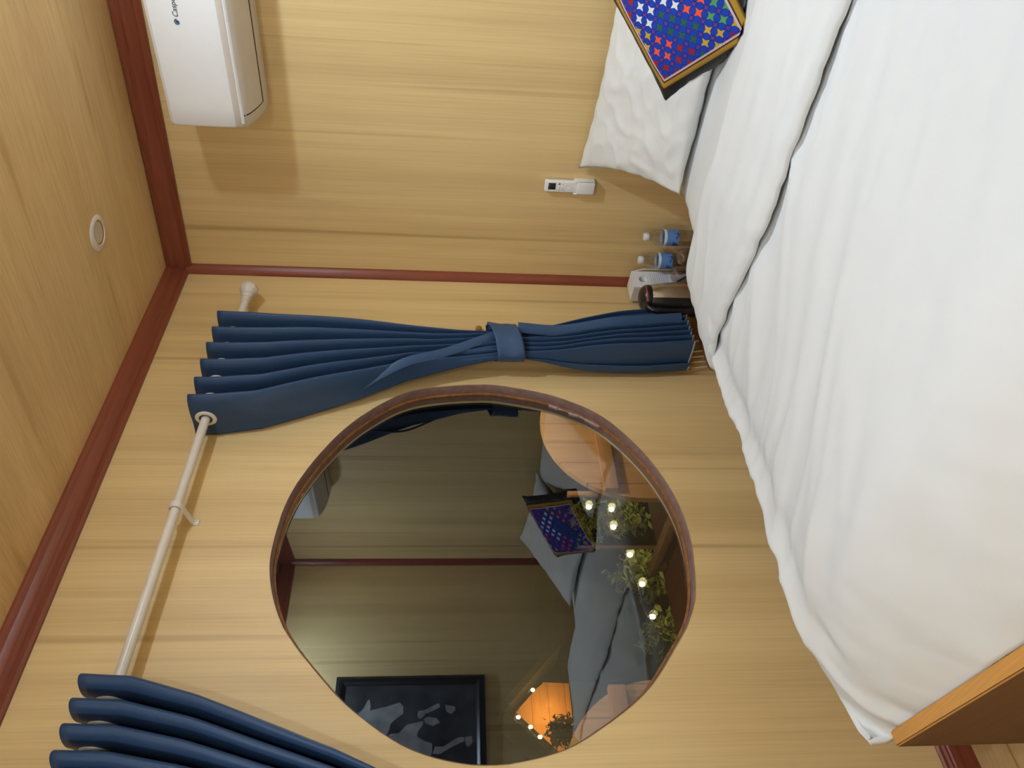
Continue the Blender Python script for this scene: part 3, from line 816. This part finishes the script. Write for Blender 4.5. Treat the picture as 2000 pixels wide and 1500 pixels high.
# ---- pillows and cushion
def pillow_vf(c, thick, n=56, pull=0.10, wr=0.006, seed=0.0, power=2.4, flat=0.35):
    """c: four corners in order (u-,v-), (u+,v-), (u+,v+), (u-,v+); returns a closed cushion surface"""
    c = [Vector(p) for p in c]
    nr = (c[1] - c[0]).cross(c[3] - c[0]).normalized()
    V = []; idx = {}
    F = []
    for side in (1, -1):
        for i in range(n):
            for j in range(n):
                u, v = 2 * i / (n - 1) - 1, 2 * j / (n - 1) - 1
                if side == -1 and (i in (0, n - 1) or j in (0, n - 1)):
                    idx[(side, i, j)] = idx[(1, i, j)]; continue
                uu = u * (1 - pull * (1 - v * v) * u * u); v2 = v * (1 - pull * (1 - u * u) * v * v)
                a, b = (uu + 1) / 2, (v2 + 1) / 2
                P = (c[0] * (1 - a) + c[1] * a) * (1 - b) + (c[3] * (1 - a) + c[2] * a) * b
                prof_ = ((1 - abs(u) ** power) * (1 - abs(v) ** power)) ** 0.55
                t = thick * prof_ * (1.0 if side == 1 else flat)
                rim = max(abs(u), abs(v))
                rad = math.atan2(v, u)
                w = wr * N(u * 2.2 + seed, v * 2.2, seed) + wr * 0.7 * N(math.cos(rad) * 5 + seed, math.sin(rad) * 5, rim * 1.6) * rim
                w += wr * 0.8 * (1 - abs(N(u * 3 + v * 2 + seed, v * 3 - u, 5 + seed))) ** 6
                P = P + nr * side * (t + w * prof_)
                P = P + nr * wr * 0.8 * N(u * 6, v * 6, seed + 9) * (1 - prof_)
                idx[(side, i, j)] = len(V); V.append(P)
        for i in range(n - 1):
            for j in range(n - 1):
                q = [idx[(side, i, j)], idx[(side, i + 1, j)], idx[(side, i + 1, j + 1)], idx[(side, i, j + 1)]]
                F.append(q if side == 1 else q[::-1])
    return V, F
def pillow(corners, thick, label, seed):
    r = empty('pillow', tuple((Vector(corners[0]) + Vector(corners[1])) / 2), label, 'pillow', 'white bed pillows')
    V, F = pillow_vf(corners, thick, seed=seed, wr=0.010)
    V = [Vector((min(p.x, -0.008), p.y, max(p.z, 0.558))) for p in V]
    obj('pillow_case', V, F, M['pillow'], r, angle=180)
    return r
# corners: bottom far, bottom near window, top near window, top far   (lean against the wall)
pillow([(-0.445, -1.245, 0.585), (-0.395, -0.645, 0.575), (-0.018, -0.520, 0.838), (-0.035, -1.20, 0.80)], 0.085, 'white pillow nearest the window, leaning on the wall behind the cushion', 1.3)
pillow([(-0.445, -1.89, 0.580), (-0.43, -1.27, 0.585), (-0.045, -1.16, 0.815), (-0.02, -1.85, 0.845)], 0.085, 'white pillow farthest from the window, leaning on the wall', 5.1)

cu = empty('cushion', (-0.50, -1.20, 0.56), 'square black cushion with an embroidered blue panel leaning on the pillow', 'cushion')
near, bot, top, far = Vector((-0.360, -0.966, 0.690)), Vector((-0.512, -1.187, 0.530)), Vector((-0.232, -1.203, 0.881)), Vector((-0.395, -1.424, 0.718))
cen = (near + bot + top + far) / 4
def grow(p, k, dn=0.0): return cen + (p - cen) * k
nrm = (bot - near).cross(top - near).normalized()
if nrm.x > 0: nrm = -nrm
big = [grow(p, kk) - nrm * 0.035 for p, kk in ((bot, 1.20), (near, 1.25), (top, 1.22), (far, 1.22))]
V, F = pillow_vf([big[0], big[3], big[2], big[1]], 0.055, seed=8.0, wr=0.006, pull=0.07, flat=0.8)
V = [Vector((min(p.x, -0.006), p.y, max(p.z, 0.562))) for p in V]
obj('cushion_cover', V, F, M['blacksatin'], cu, angle=180)
npn = 40
V, UV = [], []
for sgn_ in (1, 0):
    for i in range(npn):
        for j in range(npn):
            u, v_ = i / (npn - 1), j / (npn - 1)
            P = (bot * (1 - u) + near * u) * (1 - v_) + (far * (1 - u) + top * u) * v_
            h = 0.030 * ((1 - abs(2 * u - 1) ** 2.2) * (1 - abs(2 * v_ - 1) ** 2.2)) ** 0.6
            P = P + nrm * (h + 0.003 * N(u * 5, v_ * 5, 3) - (0 if sgn_ else 0.004))
            V.append(P); UV.append((u, v_))
nn_ = npn * npn
F = grid_faces(npn, npn) + [[i + nn_ for i in q][::-1] for q in grid_faces(npn, npn)]
rim = [i * npn for i in range(npn)] + [(npn - 1) * npn + j for j in range(1, npn)] + [i * npn + npn - 1 for i in range(npn - 2, -1, -1)] + [j for j in range(npn - 2, 0, -1)]
for a_, b_ in zip(rim, rim[1:] + rim[:1]): F.append([a_, b_, b_ + nn_, a_ + nn_])
obj('embroidered_panel', V, F, M['stitched'], cu, uv=UV, angle=180, label='blue embroidered panel with coloured stars and a gold border')

# ================================================================ BEDSIDE TABLE AND WHAT STANDS ON IT
TZ = 0.345
tb = empty('bedside_table', (-0.26, -0.21, 0), 'low reddish wood bedside table tucked in the corner behind the bed', 'table')
box('tabletop', (-0.525, -0.415, TZ - 0.022), (-0.014, -0.014, TZ), M['tablewood'], tb)
box('cabinet_body', (-0.505, -0.395, 0.06), (-0.03, -0.02, TZ - 0.022), M['tablewood'], tb)
dr = box('drawer', (-0.515, -0.375, 0.19), (-0.505, -0.05, TZ - 0.035), M['tablewood'], tb)
lathe('drawer_knob', [(0.004, 0), (0.004, 0.010), (0.010, 0.014), (0.010, 0.020), (0, 0.023)], (-0.515, -0.21, 0.25), M['brass'], dr, axis=(-1, 0, 0), n=18)
for lx_ in (-0.49, -0.06):
    for ly_ in (-0.37, -0.05): box('leg', (lx_ - 0.018, ly_ - 0.018, 0), (lx_ + 0.018, ly_ + 0.018, 0.06), M['tablewood'], tb)

BOT = [(0.0, 0.003), (0.018, 0.0), (0.029, 0.003), (0.031, 0.010), (0.031, 0.040), (0.0295, 0.046), (0.031, 0.052), (0.031, 0.064), (0.0305, 0.066), (0.0305, 0.130), (0.0312, 0.133), (0.0312, 0.146), (0.0302, 0.156),
       (0.0275, 0.166), (0.023, 0.174), (0.0165, 0.180), (0.0125, 0.184), (0.0125, 0.187), (0.016, 0.188), (0.016, 0.190), (0.0115, 0.191), (0.0115, 0.205), (0, 0.205)]
def bottle():
    r = empty('water_bottle', (0, 0, 0), '', 'bottle', 'water bottles on the bedside table')
    lathe('bottle_body', BOT, (0, 0, 0), M['pet'], r, n=36)
    v, f = lathe_vf([(0.0145, 0.190), (0.015, 0.191), (0.015, 0.206), (0.0135, 0.208), (0, 0.208)], (0, 0, 0), n=40)
    obj('cap', v, f, M['cap'], r)
    nb = 36
    def band(nm, z0, z1, mat, rr):
        v, f = lathe_vf([(rr, z0), (rr, z1), (rr - 0.0004, z1), (rr - 0.0004, z0)], (0, 0, 0), n=nb)
        f = f[:-2] + [[3 * nb + i, 3 * nb + (i + 1) % nb, (i + 1) % nb, i] for i in range(nb)]
        return obj(nm, v, f, mat, r)
    lb = band('label', 0.078, 0.126, M['label'], 0.0315)
    bd = band('label_band', 0.124, 0.135, M['cap'], 0.0319); bd.parent = lb
    return r
def copy_tree(o, parent=None):
    c = o.copy(); C.objects.link(c)
    if parent is not None: c.parent = parent
    for ch in o.children: copy_tree(ch, c)
    return c
b1 = bottle(); b1.location = (-0.062, -0.268, TZ); b1['label'] = 'blue-labelled water bottle nearer the bed and pillow'
b2 = copy_tree(b1); b2.location = (-0.062, -0.160, TZ); b2['label'] = 'blue-labelled water bottle beside the white plastic box'
# inverted tumblers
GT = [(0.031, 0.0), (0.0325, 0.0), (0.034, 0.02), (0.0345, 0.05), (0.033, 0.07), (0.027, 0.083), (0.016, 0.089), (0.0, 0.091), (0.0, 0.087), (0.015, 0.085), (0.025, 0.080), (0.031, 0.068), (0.0325, 0.05), (0.032, 0.02)]
def tumbler(x, y, label):
    v, f = lathe_vf(GT, (x, y, TZ), n=32); nb = 32
    f = f[:-2] + [[13 * nb + i, 13 * nb + (i + 1) % nb, (i + 1) % nb, i] for i in range(nb)]
    o = empty('drinking_glass', (x, y, TZ), label, 'glass', 'upturned drinking glasses')
    obj('glass_bowl', v, f, M['tumbler'], o, angle=60)
tumbler(-0.150, -0.243, 'upturned clear drinking glass nearer the bed, in front of the bottles')
tumbler(-0.140, -0.150, 'upturned clear drinking glass between the white box and the kettle')

# ---- white plastic box with two round openings
R4 = Matrix.Translation((-0.098, -0.058, TZ)) @ Matrix.Rotation(math.radians(-8), 4, 'Z')
bx = empty('plastic_box', (-0.098, -0.058, TZ), 'white plastic box with round openings standing in the corner behind the kettle', 'box')
hx, hy, hz = 0.044, 0.040, 0.226
def holed_face(cx, cz, r, w0, w1, z0, z1, fn, n=48):
    V, F = [], []; inn = []; outr = []
    for i in range(n):
        th = 2 * math.pi * (i + 0.5) / n; c_, s_ = math.cos(th), math.sin(th)
        inn.append((cx + r * c_, cz + r * s_))
        k_ = min(((w1 - cx) / c_ if c_ > 1e-9 else 1e9), ((w0 - cx) / c_ if c_ < -1e-9 else 1e9), ((z1 - cz) / s_ if s_ > 1e-9 else 1e9), ((z0 - cz) / s_ if s_ < -1e-9 else 1e9))
        outr.append((cx + k_ * c_, cz + k_ * s_))
    for a in ((w0, z0), (w1, z0), (w1, z1), (w0, z1)):
        i = min(range(n), key=lambda i: (outr[i][0] - a[0]) ** 2 + (outr[i][1] - a[1]) ** 2); outr[i] = a
    V = [fn(a, b, 0) for a, b in inn] + [fn(a, b, 0) for a, b in outr] + [fn(a, b, 0.022) for a, b in inn]
    for i in range(n):
        j = (i + 1) % n
        F += [[i, j, n + j, n + i], [i, 2 * n + i, 2 * n + j, j]]
    F.append([2 * n + i for i in range(n)])
    return V, F
fy = lambda a, b, d: R4 @ Vector((a, -hy + d, b))
fx_ = lambda a, b, d: R4 @ Vector((-hx + d, a, b))
A_ = holed_face(0.0, 0.185, 0.0165, -hx, hx, 0, hz, fy)
B_ = holed_face(0.0, 0.185, 0.0165, -hy, hy, 0, hz, fx_)
T_ = ([R4 @ Vector(p) for p in ((-hx, -hy, hz), (hx, -hy, hz), (hx, hy, hz), (-hx, hy, hz), (hx, -hy, 0), (hx, hy, 0), (-hx, hy, 0), (-hx, -hy, 0))],
      [[0, 1, 2, 3], [1, 4, 5, 2], [2, 5, 6, 3], [4, 7, 6, 5]])
obj('case', *join(A_, B_, T_), M['plastic'], bx, angle=30)
parts = []
for r_ in range(9):
    for c_ in range(6):
        a, b = -0.027 + c_ * 0.0105, 0.150 - r_ * 0.0085
        parts.append(box_vf((a, -hy - 0.0004, b), (a + 0.0072, -hy + 0.001, b + 0.0032), 0, 1, R4))
obj('vent_slots', *join(*parts), M['grey'], bx, smooth=False)
for fn in (lambda: lathe_vf([(0.0, 0), (0.0155, 0), (0.0155, 0.001), (0, 0.001)], R4 @ Vector((0, -hy + 0.020, 0.185)), R4.to_3x3() @ Vector((0, -1, 0)), 24),
           lambda: lathe_vf([(0.0, 0), (0.0155, 0), (0.0155, 0.001), (0, 0.001)], R4 @ Vector((-hx + 0.020, 0, 0.185)), R4.to_3x3() @ Vector((-1, 0, 0)), 24)):
    obj('opening_shade', *fn(), M['grey'], bx)  # grey disc colours in the shade at the bottom of each opening
tube('power_cord', [R4 @ Vector(p) for p in ((hx - 0.004, -hy + 0.02, hz - 0.002), (hx + 0.006, -hy + 0.010, hz - 0.012), (hx + 0.008, -hy - 0.004, hz - 0.05), (hx + 0.004, -hy - 0.010, 0.12), (hx + 0.004, -hy - 0.012, 0.006))], 0.0024, M['plastic'], bx, n=8, steps=40)

# ---- kettle
KX, KY = -0.292, -0.150
ke = empty('electric_kettle', (KX, KY, TZ), 'steel electric kettle with a black handle and base beside the curtain hem', 'kettle')
lathe('power_base', [(0.0, 0), (0.076, 0), (0.079, 0.004), (0.078, 0.014), (0.066, 0.020), (0, 0.020)], (KX, KY, TZ), M['dark'], ke, n=48)
lathe('base_ring', [(0.0, 0.020), (0.066, 0.021), (0.068, 0.030), (0.066, 0.046), (0.0, 0.046)], (KX, KY, TZ), M['dark'], ke, n=48)
lathe('steel_body', [(0.0, 0.045), (0.0655, 0.046), (0.0645, 0.075), (0.062, 0.115), (0.058, 0.155), (0.053, 0.190), (0.048, 0.205), (0.0, 0.206)], (KX, KY, TZ), M['steel'], ke, n=48)
lid = lathe('lid', [(0.0, 0.204), (0.049, 0.204), (0.0505, 0.212), (0.047, 0.226), (0.036, 0.238), (0.018, 0.244), (0.0, 0.245)], (KX, KY, TZ), M['dark'], ke, n=48)
v, f = lathe_vf([(0.0478, 0.2235), (0.0485, 0.2225), (0.0478, 0.2255), (0.0462, 0.2275)], (KX, KY, TZ), n=48)
obj('red_line', v, f[:-2], M['red'], lid)
hd = Vector((-0.99, -0.10, 0)).normalized(); hs = Vector((-hd.y, hd.x, 0))
hp = [(0.040, 0.226), (0.062, 0.226), (0.080, 0.210), (0.087, 0.175), (0.087, 0.120), (0.082, 0.070), (0.066, 0.046)]
path = smooth_path([Vector((KX, KY, TZ)) + hd * a + Vector((0, 0, b)) for a, b in hp], 50)
V = []
for i, p in enumerate(path):
    d = (path[min(i + 1, 50)] - path[max(i - 1, 0)]).normalized(); nn = d.cross(hs).normalized()
    w = 0.016 - 0.003 * math.sin(i / 50 * math.pi)
    for k_ in range(12):
        th = 2 * math.pi * k_ / 12; V.append(p + hs * w * math.cos(th) + nn * 0.0105 * math.sin(th))
obj('handle', V, grid_faces(51, 12, wrap=True) + [list(range(12)), [50 * 12 + k_ for k_ in range(12)][::-1]], M['dark'], ke)
# black back spine under the handle
V = []
for z_, r_ in ((0.046, 0.0665), (0.075, 0.0655), (0.115, 0.063), (0.155, 0.059), (0.190, 0.054), (0.206, 0.049)):
    for a_ in range(-36, 37, 8):
        th = math.radians(a_); d = hd * math.cos(th) + hs * math.sin(th)
        for e_ in (0.0, 0.004): V.append(Vector((KX, KY, TZ + z_)) + d * (r_ + e_ - 0.001))
na = len(range(-36, 37, 8)); F = []
for i in range(5):
    for j in range(na - 1):
        for e_ in (0, 1):
            q = [(i * na + j) * 2 + e_, (i * na + j + 1) * 2 + e_, ((i + 1) * na + j + 1) * 2 + e_, ((i + 1) * na + j) * 2 + e_]; F.append(q)
    for j in (0, na - 1):
        F.append([(i * na + j) * 2, (i * na + j) * 2 + 1, ((i + 1) * na + j) * 2 + 1, ((i + 1) * na + j) * 2])
for i in (0, 5):
    for j in range(na - 1): F.append([(i * na + j) * 2, (i * na + j) * 2 + 1, (i * na + j + 1) * 2 + 1, (i * na + j + 1) * 2])
obj('handle_spine', V, F, M['dark'], ke)
sd = -hd
V = [Vector((KX, KY, TZ)) + sd * a + hs * b + Vector((0, 0, c_)) for a, b, c_ in ((0.045, -0.022, 0.203), (0.045, 0.022, 0.203), (0.074, 0.0, 0.206), (0.050, -0.018, 0.150), (0.050, 0.018, 0.150))]
obj('spout', V, [[0, 1, 2], [0, 2, 3], [1, 4, 2], [2, 4, 3], [0, 3, 4, 1]], M['steel'], ke)
tube('power_cord', [(KX + 0.060, KY - 0.040, TZ + 0.010), (KX + 0.085, KY - 0.055, TZ + 0.035), (KX + 0.070, KY - 0.020, TZ + 0.095), (KX + 0.085, KY + 0.020, TZ + 0.110), (KX + 0.110, KY + 0.035, TZ + 0.060), (KX + 0.115, KY + 0.03, TZ + 0.006)], 0.0033, M['dark'], ke, n=8, steps=50)

# ================================================================ REMOTE CONTROL IN ITS WALL HOLDER
rh = empty('remote_holder', (0, -0.443, 0.768), 'white plastic remote holder screwed to the wall beside the pillow', 'holder')
V = []
hz0, hz1 = 0.768, 0.845
def u_shape(z, w, d):
    return [(-0.001, -0.443 - w, z), (-d, -0.443 - w, z), (-d, -0.443 + w, z), (-0.001, -0.443 + w, z)]
v, f = box_vf((-0.026, -0.443 - 0.027, hz0), (-0.0225, -0.443 + 0.027, hz1 - 0.012), 0.0012)
parts = [(v, f), box_vf((-0.026, -0.470, hz0), (-0.0005, -0.4665, hz1), 0.001), box_vf((-0.026, -0.4195, hz0), (-0.0005, -0.416, hz1), 0.001),
         box_vf((-0.026, -0.470, hz0), (-0.0005, -0.416, hz0 + 0.003), 0.001), box_vf((-0.002, -0.470, hz0), (-0.0002, -0.416, hz1), 0.0004)]
obj('holder_case', *join(*parts), M['plastic'], rh, angle=30)
rc = empty('remote_control', (-0.012, -0.443, 0.772), 'slim white air conditioner remote standing in the wall holder', 'remote control')
box('remote_body', (-0.0215, -0.443 - 0.0225, 0.772), (-0.0035, -0.443 + 0.0225, 0.953), M['plastic'], rc, bev=0.0045, seg=4)
box('display', (-0.0222, -0.458, 0.913), (-0.0212, -0.431, 0.940), M['lcd'], rc, bev=0.0003, label='dark display window')
btn = []
for i in range(3):
    for j in range(2):
        y_, z_ = -0.455 + i * 0.0115, 0.900 - j * 0.012
        bo = lathe('button', [(0.0034, 0), (0.0034, 0.0010), (0.0028, 0.0016), (0, 0.0017)], (-0.0214, y_, z_), M['bluegrey'] if (i, j) == (0, 0) else (M['grey'] if i == 2 else M['plastic']), rc, axis=(-1, 0, 0), n=16)
v, f = lathe_vf([(0.0085, 0), (0.013, 0), (0.013, 0.0012), (0.0085, 0.0012)], (-0.0214, -0.444, 0.868), (-1, 0, 0), 28)
f = f[:-2] + [[3 * 28 + i, 3 * 28 + (i + 1) % 28, (i + 1) % 28, i] for i in range(28)]
obj('navigation_ring', v, f, M['plastic'], rc)

# ================================================================ PICTURE ON THE BACK WALL (seen in the glass)
PX0, PX1, PZ0, PZ1 = -0.72, -1.86, 1.055, 1.855
pf = empty('framed_picture', ((PX0 + PX1) / 2, Y1, PZ0), 'black framed black and white painting of a rearing horse on the back wall', 'picture')
YP = Y1 + 0.001
FW = 0.050
PR = [(0, 0), (FW, 0), (FW, 0.014), (FW - 0.010, 0.020), (FW - 0.018, 0.028), (0.016, 0.028), (0.008, 0.022), (0, 0.020)]
cor = [(PX0, PZ1), (PX1, PZ1), (PX1, PZ0), (PX0, PZ0)]
V = []
for (cx_, cz_), (sx_, sz_) in zip(cor, ((-1, -1), (1, -1), (1, 1), (-1, 1))):
    for a, b in PR: V.append((cx_ + sx_ * a, YP + b, cz_ + sz_ * a))
n8 = len(PR); F = []
for c_ in range(4):
    d_ = (c_ + 1) % 4
    for i in range(n8):
        j = (i + 1) % n8; F.append([c_ * n8 + i, c_ * n8 + j, d_ * n8 + j, d_ * n8 + i])
obj('picture_frame', V, F, M['dark'], pf, angle=20)
box('canvas', (PX1 + 0.04, YP, PZ0 + 0.04), (PX0 - 0.04, YP + 0.012, PZ1 - 0.04), M['paintdark'], pf, bev=0)
def painted(polys, name, dy):
    parts = []
    for pl in polys:
        pts = [Vector((PX0 - (cy_ - 170) / 2083, YP + dy, PZ1 - (cx_ - 75) / 2083)) for cx_, cy_ in pl]
        n_ = len(pts)
        parts.append((pts + [p + Vector((0, -0.0006, 0)) for p in pts], [list(range(n_)), list(range(n_, 2 * n_))[::-1]] + [[i, (i + 1) % n_, n_ + (i + 1) % n_, n_ + i] for i in range(n_)]))
    obj(name, *join(*parts), M['paintgrey'], pf, smooth=False)
painted([[(290, 550), (345, 572), (400, 520), (440, 430), (458, 425), (476, 500), (470, 545), (540, 530), (640, 508), (740, 478), (790, 462), (832, 505), (836, 585), (800, 612), (760, 640), (705, 690), (690, 770), (650, 825),
          (690, 870), (760, 960), (860, 1060), (600, 1200), (420, 1050), (380, 900), (360, 740), (320, 640)],
         [(690, 800), (800, 790), (880, 705), (960, 690), (1062, 668), (1048, 720), (1003, 775), (995, 830), (1080, 880), (1160, 905), (1160, 1010), (1040, 1180), (820, 1160), (720, 960)],
         [(990, 610), (1000, 560), (1060, 556), (1150, 510), (1225, 478), (1242, 520), (1165, 562), (1082, 592), (1046, 635), (1003, 641)],
         [(1060, 650), (1100, 625), (1200, 640), (1240, 690), (1165, 722), (1085, 695)],
         [(1290, 498), (1400, 518), (1412, 560), (1362, 602), (1308, 572)],
         [(1165, 1010), (1190, 940), (1280, 940), (1400, 868), (1450, 848), (1500, 850), (1510, 890), (1440, 915), (1322, 972), (1250, 1015)],
         [(1512, 850), (1590, 838), (1596, 902), (1552, 952), (1520, 930)]], 'painted_horse', 0.0135)

# ================================================================ OUTSIDE THE GLASS: PORCH, BUSHES, FAIRY LIGHTS, HUT
def arch_panel(cx_, cz_, r, y, label, legs):
    e = empty('plank_panel', (cx_, y, 0), label, 'panel', 'round topped plank panels on the porch')
    pts = [(cx_ + r, 0.0)] + [(cx_ + r * math.cos(t), cz_ + r * math.sin(t)) for t in [math.pi * k_ / 40 for k_ in range(41)]] + [(cx_ - r, 0.0)]
    n_ = len(pts)
    V = [(a, y + d, b) for d in (0, 0.03) for a, b in pts]
    F = [list(range(n_)), list(range(n_, 2 * n_))[::-1]] + [[i, (i + 1) % n_, n_ + (i + 1) % n_, n_ + i] for i in range(n_)]
    obj('boards', V, F, M['plank'], e, smooth=False)
    box('batten', (cx_ - r * 0.93, y - 0.03, cz_ + 0.118), (cx_ + r * 0.93, y, cz_ + 0.178), M['batten'], e)
    return e
arch_panel(-0.16, 0.44, 0.42, 0.70, 'round topped panel of planks outside the window, on the bed head side', True)
arch_panel(-1.73, 0.55, 0.36, 0.70, 'round topped panel of planks outside the window, on the bed foot side', True)
deck = box('deck', (-3.2, 0.10, -0.05), (1.2, 1.98, 0.0), M['deck'], bev=0)
tag(deck, 'reddish plank porch deck just outside the round window', 'deck')
rl = empty('porch_kerb', (-0.15, 1.8, 0), 'low wooden kerb rail along the outer edge of the porch deck', 'rail')
box('rail_beam', (-0.20, 1.45, 0.05), (-0.14, 1.97, 0.09), M['batten'], rl)
box('rail_foot', (-0.19, 1.50, 0.0), (-0.15, 1.55, 0.05), M['batten'], rl); box('rail_foot', (-0.19, 1.88, 0.0), (-0.15, 1.93, 0.05), M['batten'], rl)
pp = tube('porch_post', [(-0.50, 0.78, 0.0), (-0.50, 0.78, 0.76)], 0.014, M['batten'], n=12)
tag(pp, 'slim wooden post standing behind the plank panel outside', 'post')
bp_ = tube('bamboo_pole', [(0.22, 2.3, -0.6), (0.22, 2.3, 0.42)], 0.012, M['batten'], n=10)
tag(bp_, 'thin bamboo pole among the bushes outside the window', 'pole')
gr = box('ground', (-9, 0.3, -1.3), (14, 16, -1.2), M['soil'], bev=0); struct(gr)

def bush(name, c, rad, n_, leaf, mat, label, seed, group):
    rnd = random.Random(seed); V, F = [], []
    for _ in range(n_):
        d = Vector((rnd.gauss(0, 1), rnd.gauss(0, 1), rnd.gauss(0, 1))).normalized()
        rr = rnd.random() ** 0.4 * (0.75 + 0.5 * N(d.x * 2 + seed, d.y * 2, d.z * 2))
        p = Vector(c) + Vector((d.x * rad[0], d.y * rad[1], d.z * rad[2])) * rr
        a = Vector((rnd.gauss(0, 1), rnd.gauss(0, 1), rnd.gauss(0, 1))).normalized(); b = a.orthogonal().normalized()
        l = leaf * rnd.uniform(0.6, 1.3); k_ = len(V); nn = a.cross(b) * l * 0.12
        V += [p - a * l, p + b * l * 0.38 + nn, p + a * l, p - b * l * 0.38 + nn]; F.append([k_, k_ + 1, k_ + 2, k_ + 3])
    e = empty(name, (c[0], c[1], -1.2), label, 'bush', group)
    o = obj('foliage', V, F, mat, e, smooth=False); o['kind'] = 'stuff'
    tube('stem', [(c[0], c[1], -1.2), (c[0] + 0.03, c[1], c[2] - rad[2] * 0.3), (c[0] - 0.02, c[1] + 0.03, c[2] + rad[2] * 0.3)], 0.02, M['soil'], e, n=8, steps=10)
bush('shrub', (1.20, 3.35, -0.1), (0.26, 0.25, 0.42), 1200, 0.035, M['leaf'], 'leafy shrub behind the fairy lights, nearest the bed head side', 3, 'lit shrubs outside')
bush('shrub', (0.64, 3.30, -0.36), (0.25, 0.25, 0.40), 1200, 0.035, M['leaf'], 'leafy shrub in the middle behind the fairy lights', 4, 'lit shrubs outside')
bush('shrub', (0.12, 3.30, -0.45), (0.22, 0.25, 0.32), 900, 0.035, M['leaf'], 'small leafy shrub behind the lowest fairy lights', 5, 'lit shrubs outside')
bush('tree', (0.15, 5.2, 0.17), (0.20, 0.2, 0.20), 520, 0.032, M['leafdark'], 'dark leafy tree in front of the orange-lit hut', 6, 'dark trees outside')

def string_light(pts, label, seed, power, ends):
    s = empty('fairy_lights', pts[0], label, 'string lights', 'strings of warm bulbs outside')
    up = [Vector(p) + Vector((0, 0, 0.035)) for p in ends[:1] + pts + ends[1:]]
    tube('wire', up, 0.003, M['wire'], s, n=6, steps=10 * len(pts))
    for p in pts:
        b_ = lathe('bulb', [(0.0, -0.024), (0.011, -0.021), (0.017, -0.010), (0.018, 0.002), (0.013, 0.014), (0.008, 0.020), (0.0, 0.020)], p, M['bulb'], s, n=16)
        lathe('bulb_socket', [(0.009, 0.018), (0.009, 0.038), (0.0, 0.039)], p, M['wire'], b_, n=12)
        ld = bpy.data.lights.new('bulb_glow', 'POINT'); ld.energy = power; ld.color = (1, 0.78, 0.35); ld.shadow_soft_size = 0.03
        lo = bpy.data.objects.new('bulb_glow', ld); C.objects.link(lo); lo.location = Vector(p) + Vector((0, -0.045, 0))
string_light([(1.16, 3.0, -0.20), (1.05, 3.0, 0.14), (1.03, 3.0, -0.04), (0.86, 3.0, -0.03), (0.61, 3.0, -0.12), (0.36, 3.0, -0.17), (0.10, 3.0, -0.20)], 'string of warm fairy lights across the leafy shrubs outside', 1, 0.9, [(1.22, 3.12, 0.05), (0.0, 3.0, -0.34)])
string_light([(0.88, 6.0, 0.31), (0.60, 6.0, 0.48), (0.50, 6.0, 0.36), (0.40, 6.0, 0.27)], 'string of warm fairy lights in front of the orange-lit hut', 2, 0.8, [(1.02, 6.69, 0.50), (0.33, 6.69, -0.20)])

hut = empty('hut', (1.0, 7.3, -1.2), 'orange-lit timber hut across the garden, under a dark roof', 'hut')
gable = [(0.44, -0.26), (1.38, -0.26), (1.40, 0.04), (1.33, 0.13), (0.99, 0.46), (0.56, 0.06), (0.45, -0.10)]
box('hut_base', (0.42, 7.0, -1.2), (1.40, 7.3, -0.26), M['thatch'], hut)
V = [(a, y, b) for y in (7.0, 7.06) for a, b in gable]; g = len(gable)
obj('gable_wall', V, [list(range(g)), list(range(g, 2 * g))[::-1]] + [[i, (i + 1) % g, g + (i + 1) % g, g + i] for i in range(g)], M['orange_wall'], hut, smooth=False)
def slab(name, a, b, th):
    a, b = Vector((a[0], 0, a[1])), Vector((b[0], 0, b[1])); d = (b - a).normalized(); nn = Vector((-d.z, 0, d.x)); nn = nn if nn.z > 0 else -nn
    q = [a, b, b + nn * th, a + nn * th]
    V = [(p.x, y, p.z) for y in (6.70, 7.3) for p in q]
    obj(name, V, [[0, 1, 2, 3], [7, 6, 5, 4], [0, 4, 5, 1], [1, 5, 6, 2], [2, 6, 7, 3], [3, 7, 4, 0]], M['thatch'], hut, smooth=False)
slab('roof_slope', (1.02, 0.50), (1.75, -0.18), 0.08); slab('roof_slope', (1.00, 0.50), (0.30, -0.22), 0.08)
def added_lantern(x, z, watts, label):  # unseen lanterns added to brighten the plank panels
    e = empty('added_lantern', (x, 0.09, z), label, 'added lamp', 'added unseen lanterns')
    lathe('back_plate', [(0.0, 0), (0.045, 0), (0.045, 0.008), (0.015, 0.014), (0.010, 0.03), (0, 0.03)], (x, 0.09, z), M['dark'], e, axis=(0, 1, 0), n=24)
    lathe('added_globe', [(0.0, -0.03), (0.02, -0.026), (0.03, -0.01), (0.03, 0.01), (0.02, 0.026), (0.0, 0.03)], (x, 0.14, z - 0.01), M['lamplens'], e, n=24)
    ld = bpy.data.lights.new('added_lantern_glow', 'POINT'); ld.energy = watts; ld.color = (1, 0.92, 0.80); ld.shadow_soft_size = 0.04
    lo = bpy.data.objects.new('added_lantern_glow', ld); C.objects.link(lo); lo.location = (x, 0.21, z - 0.01)
added_lantern(-0.38, 1.42, 25, 'added lantern for lighting the porch planks, beside the window on the bed head side, hidden by the wall')
added_lantern(-2.08, 1.42, 18, 'added lantern for lighting the porch planks, beside the window on the bed foot side, hidden by the wall')
ld = bpy.data.lights.new('hut_lamp', 'POINT'); ld.energy = 11; ld.color = (1, 0.56, 0.16); ld.shadow_soft_size = 0.05
lo = bpy.data.objects.new('hut_lamp', ld); C.objects.link(lo); lo.location = (1.0, 6.62, 0.05)
